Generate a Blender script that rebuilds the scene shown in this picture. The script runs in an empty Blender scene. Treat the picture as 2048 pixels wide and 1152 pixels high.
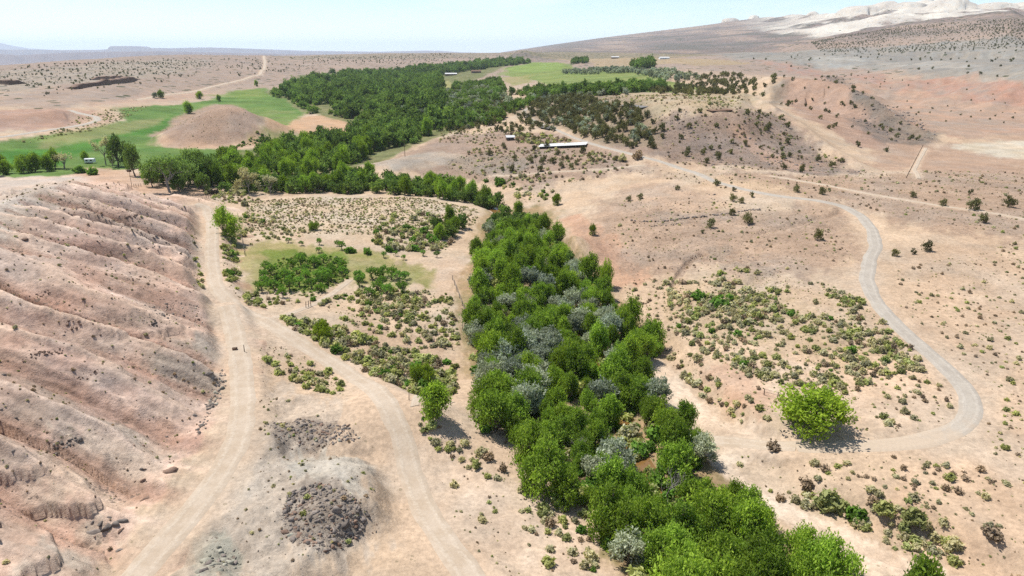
import bpy, math, random
import numpy as np

# ------------------------------------------------------------------ camera, sky, sun, exposure
SC = bpy.context.scene
CAMZ = 60.0
PITCH = math.radians(19.0)
FPX = 1366.0                      # focal length in photo pixels (2048 wide)
cam_data = bpy.data.cameras.new("camera")
cam = bpy.data.objects.new("camera", cam_data)
SC.collection.objects.link(cam)
cam.location = (0, 0, CAMZ)
cam.rotation_euler = (math.radians(90) - PITCH, 0, 0)
cam_data.sensor_width = 36.0
cam_data.lens = 36.0 * FPX / 2048.0
cam_data.clip_start = 0.5
cam_data.clip_end = 200000.0
SC.camera = cam

SUN_EL = math.radians(63.0)
SUN_AZ = math.radians(-58.0)      # from +Y, negative = to the left
sun_dir = np.array([math.sin(SUN_AZ) * math.cos(SUN_EL), math.cos(SUN_AZ) * math.cos(SUN_EL), math.sin(SUN_EL)])
world = bpy.data.worlds.new("World")
SC.world = world
world.use_nodes = True
wn = world.node_tree
bg = wn.nodes["Background"]
sky = wn.nodes.new("ShaderNodeTexSky")
sky.sky_type = 'NISHITA'
sky.sun_disc = False
sky.sun_elevation = SUN_EL
sky.sun_rotation = SUN_AZ
sky.altitude = 1600.0
sky.air_density = 1.0
sky.dust_density = 0.15
sky.ozone_density = 1.5
# thin high cirrus streaks over the whole sky
tcw = wn.nodes.new("ShaderNodeTexCoord"); mpw = wn.nodes.new("ShaderNodeMapping"); mpw.inputs["Scale"].default_value = (1.6, 1.6, 9.0)
nzw = wn.nodes.new("ShaderNodeTexNoise"); nzw.inputs["Scale"].default_value = 2.2; nzw.inputs["Detail"].default_value = 6; nzw.inputs["Roughness"].default_value = .6
rgw = wn.nodes.new("ShaderNodeMapRange"); rgw.inputs[1].default_value = .48; rgw.inputs[2].default_value = .75; rgw.inputs[4].default_value = .55
mxw = wn.nodes.new("ShaderNodeMix"); mxw.data_type = 'RGBA'; mxw.inputs[7].default_value = (7.2, 7.7, 8.0, 1)
wn.links.new(tcw.outputs["Generated"], mpw.inputs[0]); wn.links.new(mpw.outputs[0], nzw.inputs["Vector"]); wn.links.new(nzw.outputs["Fac"], rgw.inputs[0])
wn.links.new(rgw.outputs[0], mxw.inputs[0]); wn.links.new(sky.outputs[0], mxw.inputs[6]); wn.links.new(mxw.outputs[2], bg.inputs[0])
bg.inputs[1].default_value = 0.105
sl = bpy.data.lights.new("sun", 'SUN')
sl.energy = 4.9
sl.angle = math.radians(0.55)
sl.color = (1.0, 0.97, 0.925)
sun = bpy.data.objects.new("sun", sl)
SC.collection.objects.link(sun)
from mathutils import Vector
sun.rotation_euler = Vector(sun_dir).to_track_quat('Z', 'Y').to_euler()
sun.location = (-100, 60, 200)
SC.view_settings.view_transform = 'Standard'
SC.view_settings.look = 'None'
SC.view_settings.exposure = 0.6
SC.view_settings.gamma = 1.0
SC.view_settings.use_curve_mapping = False
cy = SC.cycles
cy.max_bounces = 4
cy.diffuse_bounces = 2
cy.glossy_bounces = 1
cy.transmission_bounces = 2
cy.transparent_max_bounces = 4
cy.volume_bounces = 1
cy.caustics_reflective = False
cy.caustics_refractive = False
cy.use_denoising = False
cy.use_adaptive_sampling = True
cy.adaptive_threshold = 0.015
SC.render.use_persistent_data = False

# ------------------------------------------------------------------ numpy helpers
CP, SP = math.cos(PITCH), math.sin(PITCH)


def noise2(x, y, seed=0):
    xi = np.floor(x).astype(np.int64)
    yi = np.floor(y).astype(np.int64)
    fx = x - xi
    fy = y - yi
    fx = fx * fx * fx * (fx * (fx * 6 - 15) + 10)
    fy = fy * fy * fy * (fy * (fy * 6 - 15) + 10)

    def h(a, b):
        n = (a * 374761393 + b * 668265263 + seed * 1442695041) & 0xFFFFFFFF
        n = ((n ^ (n >> 13)) * 1274126177) & 0xFFFFFFFF
        n = (n ^ (n >> 16)) & 0xFFFFFFFF
        return n.astype(np.float64) / 2147483648.0 - 1.0
    a = h(xi, yi); b = h(xi + 1, yi); c = h(xi, yi + 1); d = h(xi + 1, yi + 1)
    return (a + (b - a) * fx) * (1 - fy) + (c + (d - c) * fx) * fy


def fbm(x, y, scale, octaves=4, seed=0, gain=0.5):
    s = np.zeros_like(x, dtype=np.float64)
    amp, f, tot = 1.0, 1.0 / scale, 0.0
    for o in range(octaves):
        s += amp * noise2(x * f + 17.3 * o, y * f - 9.1 * o, seed + o)
        tot += amp
        amp *= gain
        f *= 2.03
    return s / tot


def sstep(a, b, x):
    t = np.clip((x - a) / (b - a), 0, 1)
    return t * t * (3 - 2 * t)


def px2world(u, v, z):
    """point of height z seen at photo pixel (u, v)"""
    dx = (u - 1024) / FPX
    dv = (576 - v) / FPX
    dy = CP + dv * SP
    dz = -SP + dv * CP
    t = (z - CAMZ) / dz
    return np.array([dx * t, dy * t, z])


def px_range(u, r, z):
    """point of height z, r metres away along the ground, in the picture column u"""
    k = (u - 1024) / FPX
    y = r
    for _ in range(8):
        x = k * (y * CP + (CAMZ - z) * SP)
        y = math.sqrt(max(r * r - x * x, 1.0))
    return np.array([x, y, z])


def project(P):
    d = P[:, 1] * CP - (P[:, 2] - CAMZ) * SP
    up = P[:, 1] * SP + (P[:, 2] - CAMZ) * CP
    return 1024 + FPX * P[:, 0] / d, 576 - FPX * up / d, d


def polar(x, y):
    return np.arctan2(x, y) * 1.3, np.log(np.hypot(x, y) + 1e-6)


# ------------------------------------------------------------------ terrain: control points (pixel, height)
CTRL = [
    # near valley floor
    (950, 1140, 0), (800, 900, 0), (830, 1050, 0), (1100, 1140, -1), (1000, 950, -.5), (700, 760, 0.5), (600, 700, 1.5), (700, 690, 0),
    (850, 800, -.3), (1250, 900, -2.6), (1450, 1140, -3), (1600, 1100, -1.2), (1900, 1120, 0), (2040, 1140, .4), (1500, 920, -1), (1750, 960, .5),
    (2040, 950, 1.5), (1440, 880, -.8), (1620, 880, 0.4), (1950, 830, 1.6), (2040, 700, 3), (1700, 760, 1.8), (1480, 780, .6), (1330, 740, -1.5),
    # middle valley floor
    (460, 600, 1.5), (430, 500, 2), (640, 590, 0.5), (700, 520, .5), (880, 560, 0), (900, 640, -.4), (560, 450, 1.2), (760, 430, .6), (900, 430, 0),
    (470, 420, 1.8), (620, 400, .5), (850, 400, .2), (960, 420, 0), (1050, 500, -2.6), (1130, 620, -2.7), (1000, 700, -1.8), (1180, 760, -2.6),
    (1000, 405, -2), (900, 392, -2.2), (700, 385, -2), (550, 378, -1.4), (440, 372, 1), (330, 365, 3), (230, 340, 3), (120, 340, 3), (0, 345, 3),
    # right bank and right plain
    (1120, 400, 1.5), (1160, 450, 3), (1210, 500, 3), (1270, 560, 2), (1350, 650, 0.5), (1420, 640, 1.5), (1400, 560, 3), (1500, 560, 4.2),
    (1560, 640, 3), (1700, 650, 4), (1840, 640, 4.5), (1500, 470, 6.5), (1300, 450, 6), (1240, 400, 6), (1400, 400, 9), (1650, 480, 7), (1720, 420, 9.5),
    (1900, 450, 9.5), (2040, 550, 7), (1250, 345, 8.5), (1400, 345, 11), (1600, 380, 11.5), (1850, 350, 11.5), (2040, 400, 11),
    (2040, 300, 10), (1830, 300, 10), (1940, 320, 9), (2040, 250, 12), (1900, 230, 12), (1740, 320, 10),
    (2048, 200, 19), (1850, 190, 16), (1700, 150, 25), (1750, 135, 36), (1900, 160, 30), (2048, 165, 33), (1850, 125, 46), (2048, 130, 45),
    (1700, 112, 54), (1600, 120, 47), (1500, 130, 38), (1500, 112, 53), (2048, 112, 54),
    # creek further off, left meadow
    (620, 345, -1.4), (760, 330, -.5), (680, 330, -1), (500, 320, 0), (350, 310, 1), (200, 280, 1), (0, 312, 2), (100, 295, 1.5), (560, 265, 0), (700, 250, 0),
    (300, 230, 2), (250, 250, 1.5), (480, 205, 3.5), (580, 215, 2), (400, 195, 5), (650, 235, 1), (880, 250, 2), (800, 265, 1),
    (720, 300, 0), (860, 225, 5), (700, 190, 5), (560, 180, 7), (620, 150, 11), (800, 150, 11), (900, 150, 12), 
    # left road, left bench and the plateau behind it
    (0, 272, 6), (100, 262, 5.5), (190, 240, 5.5), (140, 222, 8), (30, 235, 9), (0, 205, 13), (150, 200, 13), (280, 195, 9), (350, 180, 11), (450, 165, 13), (520, 165, 11),
    (0, 175, 20), (150, 185, 16), (250, 172, 20), (100, 160, 24), (300, 150, 27), (0, 148, 29), (420, 140, 28), (530, 140, 25), (600, 135, 24),
    (0, 133, 36), (100, 124, 41), (200, 117, 46), (350, 110.5, 53), (440, 111, 52), (530, 112, 51), (700, 109, 54), (700, 128, 32),
    # centre: knoll, juniper slope, plateau with fields
    (740, 327, 1.2), (780, 318, 4), (860, 300, 5.5), (960, 300, 7), (920, 285, 7.5), (880, 270, 6), (1000, 330, 5), (1000, 350, 2), (900, 350, -.5), (1080, 370, 3), (1100, 340, 6.5),
    (1000, 280, 9), (1100, 295, 10), (1160, 300, 10.5), (1050, 235, 15), (970, 235, 12), (1000, 210, 14), (1150, 250, 16), (1250, 285, 15), (1240, 310, 12), (1330, 310, 13.5),
    (1150, 200, 25), (1090, 195, 20), (1240, 215, 28), (1200, 190, 26.5), (950, 190, 12), (1000, 180, 16), (1100, 175, 21), (1300, 190, 29), (1400, 190, 31),
    (1340, 225, 29), (1440, 226, 29.5), (1440, 205, 31), (1290, 250, 22), (1380, 260, 22), (1480, 270, 20), (1550, 320, 12), (1480, 330, 11.5), (1350, 330, 11), (1640, 345, 10.5),
    (1300, 165, 28), (1200, 160, 25), (1100, 140, 25), (1000, 150, 18), (1250, 130, 34), (1400, 150, 33), (1400, 125, 43), 
]
CTRL_R = [  # (u, range, z)
    (900, 1900, 17), (1000, 2000, 26), (820, 2150, 27), (850, 2700, 52), (950, 2900, 54), (1000, 2500, 40),  (900, 3300, 60), (1000, 3400, 60), (1100, 1900, 36), (1200, 1700, 39), (1100, 2500, 47), (1250, 2100, 47), (1150, 3100, 58), (1300, 2700, 57), (1500, 2200, 61), (1700, 2000, 60), (1900, 2000, 63), (2048, 1900, 66),
    (0, 2400, 10), (-200, 1500, 30), (150, 2600, 20), (350, 2700, 35), (600, 3300, 45), (800, 3600, 55), (0, 3600, -30), (350, 4000, -30), (700, 4500, 20), (1000, 4500, 55),
    (1300, 4200, 80), (1700, 3400, 100), (2048, 3200, 110), (2500, 2500, 70), (-500, 2500, 0),
    (-300, 300, 6), (-300, 100, 6), (300, 40, 4), (1024, 25, -1), (1700, 40, 0), (2300, 60, 2), (2500, 200, 8), (2500, 600, 18), (-400, 700, 14), (1024, 10, -1), (200, 15, 3), (1800, 15, 0),
]
pts = [px2world(*c) for c in CTRL] + [px_range(*c) for c in CTRL_R]
pts = np.array(pts)
qa, qb = polar(pts[:, 0], pts[:, 1])


def tps(d2):
    return 0.5 * d2 * np.log(d2 + 1e-12)


_n = len(pts)
_K = tps((qa[:, None] - qa[None]) ** 2 + (qb[:, None] - qb[None]) ** 2) + np.eye(_n) * 2e-4
_P = np.stack([np.ones(_n), qa, qb], 1)
_A = np.block([[_K, _P], [_P.T, np.zeros((3, 3))]])
_W = np.linalg.solve(_A, np.concatenate([pts[:, 2], np.zeros(3)]))


def base_z(x, y):
    a, b = polar(x, y)
    b = np.clip(b, math.log(9), math.log(5200))
    sh = a.shape
    a = a.ravel(); b = b.ravel()
    out = np.empty_like(a)
    for i in range(0, len(a), 60000):
        aa = a[i:i + 60000]; bb = b[i:i + 60000]
        d2 = (aa[:, None] - qa[None]) ** 2 + (bb[:, None] - qb[None]) ** 2
        d2 += 1e-12
        out[i:i + 60000] = (0.5 * d2 * np.log(d2)) @ _W[:_n] + _W[_n] + _W[_n + 1] * aa + _W[_n + 2] * bb
    return out.reshape(sh)


def seg_dist(x, y, poly):
    """nearest distance to a polyline of rows (x, y, z...), with the interpolated columns, the arc length and the side sign"""
    poly = np.asarray(poly, float)
    best = np.full(x.shape, 1e18)
    zz = np.zeros(x.shape); ss = np.zeros(x.shape); sg = np.zeros(x.shape)
    L = 0.0
    for i in range(len(poly) - 1):
        p, q = poly[i], poly[i + 1]
        ex, ey = q[0] - p[0], q[1] - p[1]
        l2 = ex * ex + ey * ey + 1e-9
        t = np.clip(((x - p[0]) * ex + (y - p[1]) * ey) / l2, 0, 1)
        dx = x - (p[0] + t * ex); dy = y - (p[1] + t * ey)
        d = dx * dx + dy * dy
        m = d < best
        best = np.where(m, d, best)
        if poly.shape[1] > 2:
            zz = np.where(m, p[2] + t * (q[2] - p[2]), zz)
        ln = math.sqrt(l2)
        ss = np.where(m, L + t * ln, ss)
        sg = np.where(m, np.sign(ex * (y - p[1]) - ey * (x - p[0])), sg)
        L += ln
    return np.sqrt(best), zz, ss, sg


def smax(a, b, k):
    h = np.clip(0.5 + 0.5 * (a - b) / k, 0, 1)
    return b + (a - b) * h + k * h * (1 - h)


# ridges: crest polylines in metres
HILL = [(-96, 0, 20), (-100, 50, 23), (-106, 95, 25.5), (-112, 130, 26), (-127, 172, 25), (-133, 205, 24), (-141, 228, 17)]
MESA1 = [(120, 372, 29), (140, 440, 30.5), (161, 491, 34), (162, 452, 30), (160, 398, 24), (158, 350, 16.5), (160, 306, 11)]
RIDGE2 = [(228, 640, 40), (236, 585, 41), (252, 545, 38), (248, 482, 28), (252, 453, 19), (255, 412, 11)]
CONE = [(-222, 516, 20), (-214, 521, 22.5), (-203, 527, 21), (-194, 537, 15)]
LKNOB = [px2world(-60, 232, 15), px2world(40, 228, 14.5), px2world(110, 219, 15.5), px2world(130, 221, 14), px2world(160, 236, 8)]
CREEK = [px2world(*c) for c in [(480, 378, -2), (600, 374, -2.2), (740, 376, -2.4), (860, 384, -2.6), (960, 402, -2.8), (1020, 440, -3), (1080, 520, -3.1), (1130, 600, -3.2), (1180, 690, -3.3), (1225, 770, -3.4), (1252, 860, -3.5), (1275, 920, -3.5), (1330, 1000, -3.6), (1420, 1080, -3.7), (1540, 1160, -3.8), (1700, 1300, -4)]]
WASH = [px2world(*c) for c in [(1300, 700, -2.6), (1345, 765, -2.5), (1430, 845, -2.4), (1478, 930, -2.4), (1570, 1005, -2.4), (1710, 1068, -2.3), (1860, 1122, -2.2), (2000, 1180, -2.2)]]
ARROYO = [px2world(*c) for c in [(1408, 505, 4.6), (1398, 509, 4.4), (1378, 520, 3.5), (1368, 545, 2.8), (1350, 575, 2)]]
GULLY2 = [px2world(*c) for c in [(1690, 420, 9), (1660, 438, 8), (1600, 450, 7.5), (1520, 468, 6.5)]]


def layer_top(u, us, vs):
    return np.interp(u, us, vs)


CU_U = [900, 1000, 1100, 1200, 1300, 1400, 1470, 1500, 1560, 1600, 1650, 1700, 1730, 1760, 1800, 1840, 1870, 1900, 1930, 1960, 2000, 2048, 2300, 2800]
CU_V = [112, 104, 89, 75, 63, 52, 43, 40, 38, 34, 31, 27, 22, 18, 20, 24, 22, 24, 28, 30, 28, 30, 20, 10]
LB_U = [-800, -200, 0, 60, 120, 200, 216, 222, 262, 298, 304, 340, 420, 500, 600, 760, 850, 880, 920, 1000, 1100, 1400]
LB_V = [100, 99, 98, 98, 98.5, 98, 97, 91.5, 91, 92, 94.5, 95, 93, 95.5, 99, 101, 98.5, 99, 102, 104, 110, 118]
LA_U = [-800, 0, 40, 60, 110, 220, 330, 400, 500, 640, 800, 1000]
LA_V = [106, 106, 108, 107, 104.5, 102, 101.5, 103, 105, 107, 109, 114]
LC_U = [-800, -150, -40, 0, 30, 60, 120, 220, 400, 700]
LC_V = [95, 80, 82, 84, 90, 94, 97, 99, 101, 106]


def far_z(x, y):
    r = np.hypot(x, y)
    th = np.arctan2(x, y)
    u = 1024 + FPX * np.tan(np.clip(th, -1.3, 1.3)) / CP
    z = np.full(x.shape, -230.0) + 14 * fbm(x, y, 1500, 4, 71)
    z = z + 60 * sstep(700, 1100, u)

    def el(v):
        return (CP * (576 - v) - SP * FPX) / (CP * FPX + SP * (576 - v))     # tan of the elevation angle
    for D, us, vs, cl, depth, tal in ((14500, LA_U, LA_V, 0.45, 2200, 1600), (24000, LB_U, LB_V, 0.6, 5000, 1500), (40000, LC_U, LC_V, 0.0, 6000, 5000)):
        top = CAMZ + D * el(layer_top(u, us, vs)) * np.cos(th) / np.cos(th)
        edge = D + 0.035 * D * fbm(u, u * 0, 90, 4, int(D) % 97) + 250 * fbm(x, y, 1800, 3, 5)
        t = sstep(edge - tal - 400, edge - 300, r) * (1 - cl) + sstep(edge - 420, edge, r) * cl
        t = t * (1 - sstep(edge + depth, edge + depth * 1.5, r))
        z = np.maximum(z, z + (top - z) * t)
    return z


def cuesta_z(x, y):
    r = np.hypot(x, y)
    th = np.arctan2(x, y)
    u = 1024 + FPX * np.tan(np.clip(th, -1.3, 1.3)) / CP
    rc = np.interp(u, [900, 1000, 1300, 1600, 2048, 2800], [11500, 10500, 7800, 5600, 4700, 3800])
    rf = np.interp(u, [900, 1000, 1300, 1500, 1650, 2048, 2800], [4200, 4000, 3400, 2900, 2300, 1700, 1300])
    v = np.interp(u, CU_U, CU_V)
    e = (CP * (576 - v) - SP * FPX) / (CP * FPX + SP * (576 - v))
    top = CAMZ + rc * e
    t = (r - rf) / (rc - rf)
    prof = np.where(t < 1, np.clip(t, 0, 1) ** 1.12, 1 - 0.35 * np.clip(t - 1, 0, 1))
    z = 60 + (top - 60) * prof
    # ledges and flatirons
    amp = np.clip(t, 0, 1) * (1 - sstep(1.0, 1.05, t)) * sstep(1450, 1700, u)
    n = np.abs(fbm(x + y * 0.4, y, 420, 4, 31))
    z = z + amp * (n * 95 - 18)
    n2 = fbm(x, y, 130, 3, 33)
    z = z + amp * n2 * 22
    # the darker foot ridge standing in front of the pale rock band
    v2 = np.interp(u, [1450, 1600, 1700, 1800, 1900, 1960, 2010, 2048, 2300], [100, 82, 68, 54, 44, 37, 35, 50, 46])
    rc2 = np.interp(u, [1450, 1600, 2048], [3300, 2700, 2500])
    rf2 = np.interp(u, [1450, 1600, 2048], [2500, 1900, 1500])
    e2 = (CP * (576 - v2) - SP * FPX) / (CP * FPX + SP * (576 - v2))
    top2 = CAMZ + rc2 * e2
    t2 = (r - rf2) / (rc2 - rf2)
    p2 = np.where(t2 < 1, np.clip(t2, 0, 1), np.clip(1 - 2.2 * (t2 - 1), 0, 1))
    z2 = 60 + (top2 - 60) * p2 + 9 * fbm(x, y, 90, 4, 35) * np.clip(t2, 0, 1)
    z2 = np.where((u > 1450) & (t2 > 0), z2, -1e4)
    return z, u, t, z2


DOMES = [  # u, v of the top, range, half width px, height m
    (1760, 13, 4900, 22, 70), (1800, 16, 4900, 34, 60), (1888, 9, 4500, 24, 95), (1872, 14, 4550, 30, 60), (1918, 19, 4500, 17, 60), (1975, 21, 4600, 34, 55), (1715, 20, 5000, 42, 60), (1500, 33, 6600, 10, 40),
    (1455, 38, 7000, 14, 30), (1615, 28, 5600, 10, 36), (2040, 22, 4700, 30, 40), (1660, 33, 5200, 20, 40),
]


def dome_z(x, y, z):
    for (u, v, rr, hw, hh) in DOMES:
        c = px_range(u, rr, CAMZ)
        e = (CP * (576 - v) - SP * FPX) / (CP * FPX + SP * (576 - v))
        top = CAMZ + rr * e
        R = hw / FPX * rr * 1.05
        tx, ty = c[0] / rr, c[1] / rr
        a = (x - c[0]) * ty - (y - c[1]) * tx
        b = (x - c[0]) * tx + (y - c[1]) * ty
        crk = np.abs(noise2(a / (R * .22) + u, b / (R * .9), 77))
        d2 = (a / R * (1 + .22 * fbm(a, b, R * .9, 3, int(u)))) ** 2 + (b / (R * 2.0)) ** 2 + .10 * (1 - np.clip(crk * 3, 0, 1)) + .12 * fbm(x, y, R * .5, 3, 78)
        dz = top - hh + hh * 1.0 * np.sqrt(np.clip(1 - d2, 0, 1)) ** 0.8
        z = np.where(d2 < 1, np.maximum(z, dz), z)
    return z


GULLY = None
STREAK = None
ROADFLAT = []        # filled in later: (polyline xyz, half width, shoulder)


def height(x, y, roads=True):
    x = np.asarray(x, float); y = np.asarray(y, float)
    r = np.hypot(x, y)
    z = base_z(x, y)
    nearw = 1 - sstep(900, 1600, r)
    # gentle rolling ground, rougher with distance and away from the valley floor
    z = z + 0.25 * fbm(x, y, 22, 4, 3) * nearw + .16 * fbm(x, y, 3.2, 3, 5, .6) * (1 - sstep(150, 330, r))
    hills = sstep(5.0, 14.0, z)
    z = z + hills * (1.1 * fbm(x, y, 30, 5, 7, 0.55)) * (1 - sstep(2500, 4000, r))
    z = z + sstep(500, 1000, r) * hills * 3.2 * (np.abs(fbm(x, y, 170, 5, 9)) - 0.2)
    # red badlands on the far right
    bl = np.exp(-(((x - 480) / 260) ** 2 + ((y - 760) / 210) ** 2))
    z = z + bl * 24 * (np.abs(fbm(x, y, 110, 5, 12, .55)) - .1)
    # big hill on the left with its spurs
    m = (x < 0) & (y < 420)
    if m.any():
        xx, yy = x[m], y[m]
        wob = 6 * fbm(xx, yy, 40, 3, 21)
        d, zc, s, sg = seg_dist(xx, yy, HILL)
        right = sg < 0
        s2 = s + 0.30 * d * np.where(right, 1 - sstep(110, 190, s), -1) + wob
        toe = np.where(right, 1.0, 0.0)
        Lh = np.where(right, 46 + 12 * (1 - sstep(90, 200, s)), 75)
        t = np.clip(d / Lh, 0, 1.6)
        prof = np.where(t < 1, 1 - t ** 1.04, -(t - 1) * 1.0)
        zz0 = z[m]
        zb = np.minimum(zz0, 4.0)
        hz = zb + (zc - zb) * prof
        ph = s2 / 12.5 + .3 * fbm(xx, yy, 34, 2, 4)
        tri = np.abs(ph % 1.0 - 0.5) * 2            # 0 ridge .. 1 gully
        tri = tri ** .85
        ph2 = s2 / 5.1 + 0.6 * fbm(xx, yy, 18, 2, 8)
        tri2 = np.abs(ph2 % 1.0 - 0.5) * 2
        env = sstep(0.0, .22, t) * (1 - sstep(.84, 1.12, t))
        def rdg(lam, stretch, seed):
            return np.abs(noise2(s2 / lam, d / (lam * stretch) + 3.7, seed))          # 0 on the crests
        g1 = np.clip(rdg(11.0, 6.0, 301) * 1.7, 0, 1); g2 = np.clip(rdg(5.2, 4.0, 302) * 1.6, 0, 1); g3 = np.clip(rdg(2.3, 3.0, 303) * 1.5, 0, 1); g4 = np.clip(rdg(1.0, 2.5, 304) * 1.4, 0, 1)
        hz = hz - env * (6.0 * tri * (.75 + .5 * noise2(np.floor(ph), np.floor(ph) * 0, 310)) + 1.0 * g1 - 2.4) - env * 1.0 * (g2 - .4) - env * .55 * (g3 - .4) - env * .3 * (g4 - .4)
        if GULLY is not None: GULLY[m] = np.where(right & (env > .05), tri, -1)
        # ledges of harder rock crossing the slope
        led = (hz * 0.30 + 0.8 * fbm(xx, yy, 30, 3, 14)) % 1.0
        hz = hz + env * 1.3 * (sstep(.84, .89, led) - led) * sstep(.05, .3, fbm(xx, yy, 22, 3, 15))
        if STREAK is not None: STREAK[m] = np.where(right, (fbm(s2 / .9, d / 16.0, 1.0, 3, 320) + .7 * noise2(s2 / 3.1, d / 40.0, 322)) * sstep(.0, .1, env), 0)
        hz = hz + .4 * fbm(xx, yy, 7, 5, 16, .6) * sstep(0.0, .2, prof)
        z[m] = smax(hz, zz0, 1.6)
    # bench carrying the upper track, with the boulder mound beside it
    for (cx, cy_, rx, ry, top, pw) in ((-30, 77, 16, 18, 4.6, 1.1), (-32, 97, 15, 12, 3.2, 1.2), (-44, 86, 16, 34, 4.6, 2.2), (-33, 58, 13, 12, 5.0, 1.6), (-54, 128, 11, 26, 3.3, 2.0)):
        if not ((np.abs(x - cx) < 2 * rx) & (np.abs(y - cy_) < 2 * ry)).any(): continue
        w = np.full(x.shape, 9.0)
        nb_ = (np.abs(x - cx) < 2 * rx) & (np.abs(y - cy_) < 2 * ry)
        xb, yb = x[nb_], y[nb_]
        w[nb_] = ((xb - cx + 3.2 * fbm(xb, yb, 9, 3, 24)) / rx) ** 2 + ((yb - cy_ + 3.2 * fbm(xb, yb, 9, 3, 25)) / ry) ** 2
        mm = w < 1.6
        if mm.any():
            b = np.clip(1 - w[mm], -1, 1)
            hh = np.where(b > 0, top * (.25 * np.maximum(b, 0) + .75 * sstep(0, 1, b)), top * b * 0.8)
            hh = hh + 1.1 * fbm(x[mm], y[mm], 6, 5, 23, .6) * sstep(-.1, .4, b)
            z[mm] = smax(hh, z[mm], 0.9)
    for crest, slope, k, namp, seed in ((MESA1, .56, 3, 4.2, 41), (RIDGE2, .52, 3, 6.5, 43), (CONE, .50, 5, 1.2, 45), (LKNOB, .38, 5, 1.6, 47)):
        cr = np.array(crest)
        mm = (x > cr[:, 0].min() - 110) & (x < cr[:, 0].max() + 110) & (y > cr[:, 1].min() - 110) & (y < cr[:, 1].max() + 110)
        if mm.any():
            xx, yy = x[mm], y[mm]
            d, zc, s, sg = seg_dist(xx, yy, cr)
            gul = np.abs(((s + .5 * d * 0 + 6 * fbm(xx, yy, 30, 3, seed)) / 17.0) % 1 - .5) * 2
            hz = zc - slope * (np.sqrt(d * d + k * k) - k)
            rg = np.abs(noise2(s / 9.0, d / 50.0, seed + 5)) * 1.6 + .5 * np.abs(noise2(s / 4.0, d / 22.0, seed + 6)) * 1.6
            hz = hz - namp * (.5 * gul + .8 * rg - .6) * sstep(3, 20, d) * .7 + .7 * fbm(xx, yy, 11, 4, seed + 1)
            z[mm] = smax(hz, z[mm], 2.0)
    # pale cut bank of the centre knoll
    # creek bed, sandy wash, arroyos
    for line, hw, dep, soft in ((CREEK, 2.6, 1.0, 5.0), (WASH, 3.4, .3, 4.0), (ARROYO, 0.5, 1.1, 1.0), (GULLY2, .6, .8, 1.4)):
        cr = np.array(line)
        mm = (x > cr[:, 0].min() - 30) & (x < cr[:, 0].max() + 30) & (y > cr[:, 1].min() - 30) & (y < cr[:, 1].max() + 30)
        if mm.any():
            xx, yy = x[mm], y[mm]
            d, zc, s, sg = seg_dist(xx + 1.2 * fbm(xx, yy, 12, 2, 51), yy, cr)
            w = 1 - sstep(hw, hw + soft, d)
            if line is CREEK or line is WASH:
                z[mm] = z[mm] * (1 - w) + np.minimum(z[mm], zc) * w
            else:
                z[mm] = z[mm] - dep * w
    # eroded cut bank east of the creek
    mm = (x > 0) & (x < 70) & (y > 120) & (y < 330)
    if mm.any():
        xx, yy = x[mm], y[mm]
        w = sstep(.8, 2.6, z[mm]) * (1 - sstep(4.5, 7, z[mm]))
        z[mm] += w * .9 * fbm(xx, yy, 7, 4, 53)
    far = r > 1400
    if far.any():
        xx, yy, rr = x[far], y[far], r[far]
        cz, u, t, z2 = cuesta_z(xx, yy)
        fz = far_z(xx, yy)
        zb = z[far]
        tofar = sstep(3400, 6500, rr)
        zz = zb * (1 - tofar) + fz * tofar
        wc = sstep(880, 1080, u)
        rf = np.interp(u, [900, 1000, 1300, 1500, 1650, 2048, 2800], [4200, 4000, 3400, 2900, 2300, 1700, 1300])
        cz = np.where(rr > rf - 300, cz, -1e4)
        zc = np.where(rr > rf, np.maximum(cz, np.where(rr > rf + 700, -1e4, zb)), zb)
        zc = np.where(rr > 9000, np.where(u > 1250, cz, np.maximum(cz, fz)), zc)
        zc = np.maximum(zc, z2)
        zz = np.where(u > 1000, zc, zz * (1 - wc) + np.maximum(zz, cz) * wc)
        z[far] = dome_z(xx, yy, zz)
    if roads:
        for line, hw, sh in ROADFLAT:
            cr = line
            mm = (x > cr[:, 0].min() - 20) & (x < cr[:, 0].max() + 20) & (y > cr[:, 1].min() - 20) & (y < cr[:, 1].max() + 20)
            if mm.any():
                d, zc, s, sg = seg_dist(x[mm], y[mm], cr)
                w = 1 - sstep(hw, hw + sh, d)
                z[mm] = z[mm] * (1 - w) + zc * w
    return z


def raycast(uv, roads=True):
    """first hit of the photo pixels with the ground"""
    uv = np.asarray(uv, float)
    dx = (uv[:, 0] - 1024) / FPX
    dv = (576 - uv[:, 1]) / FPX
    dy = CP + dv * SP
    dz = -SP + dv * CP
    ts = 45 * np.exp(np.linspace(0, math.log(9000 / 45), 300))
    n = len(uv)
    hit = np.full(n, np.nan)
    prev = np.full(n, ts[0])
    X = dx[:, None] * ts; Y = dy[:, None] * ts; Z = CAMZ + dz[:, None] * ts
    H = height(X.ravel(), Y.ravel(), roads).reshape(X.shape)
    below = Z < H
    idx = np.argmax(below, 1)
    ok = below.any(1)
    lo = ts[np.clip(idx - 1, 0, None)].copy(); hi = ts[idx].copy()
    for _ in range(14):
        mid = .5 * (lo + hi)
        hm = height(dx * mid, dy * mid, roads)
        bel = CAMZ + dz * mid < hm
        hi = np.where(bel, mid, hi); lo = np.where(bel, lo, mid)
    P = np.stack([dx * hi, dy * hi, CAMZ + dz * hi], 1)
    P[~ok] = np.nan
    return P

# ------------------------------------------------------------------ mesh + material helpers
COL = SC.collection


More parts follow.
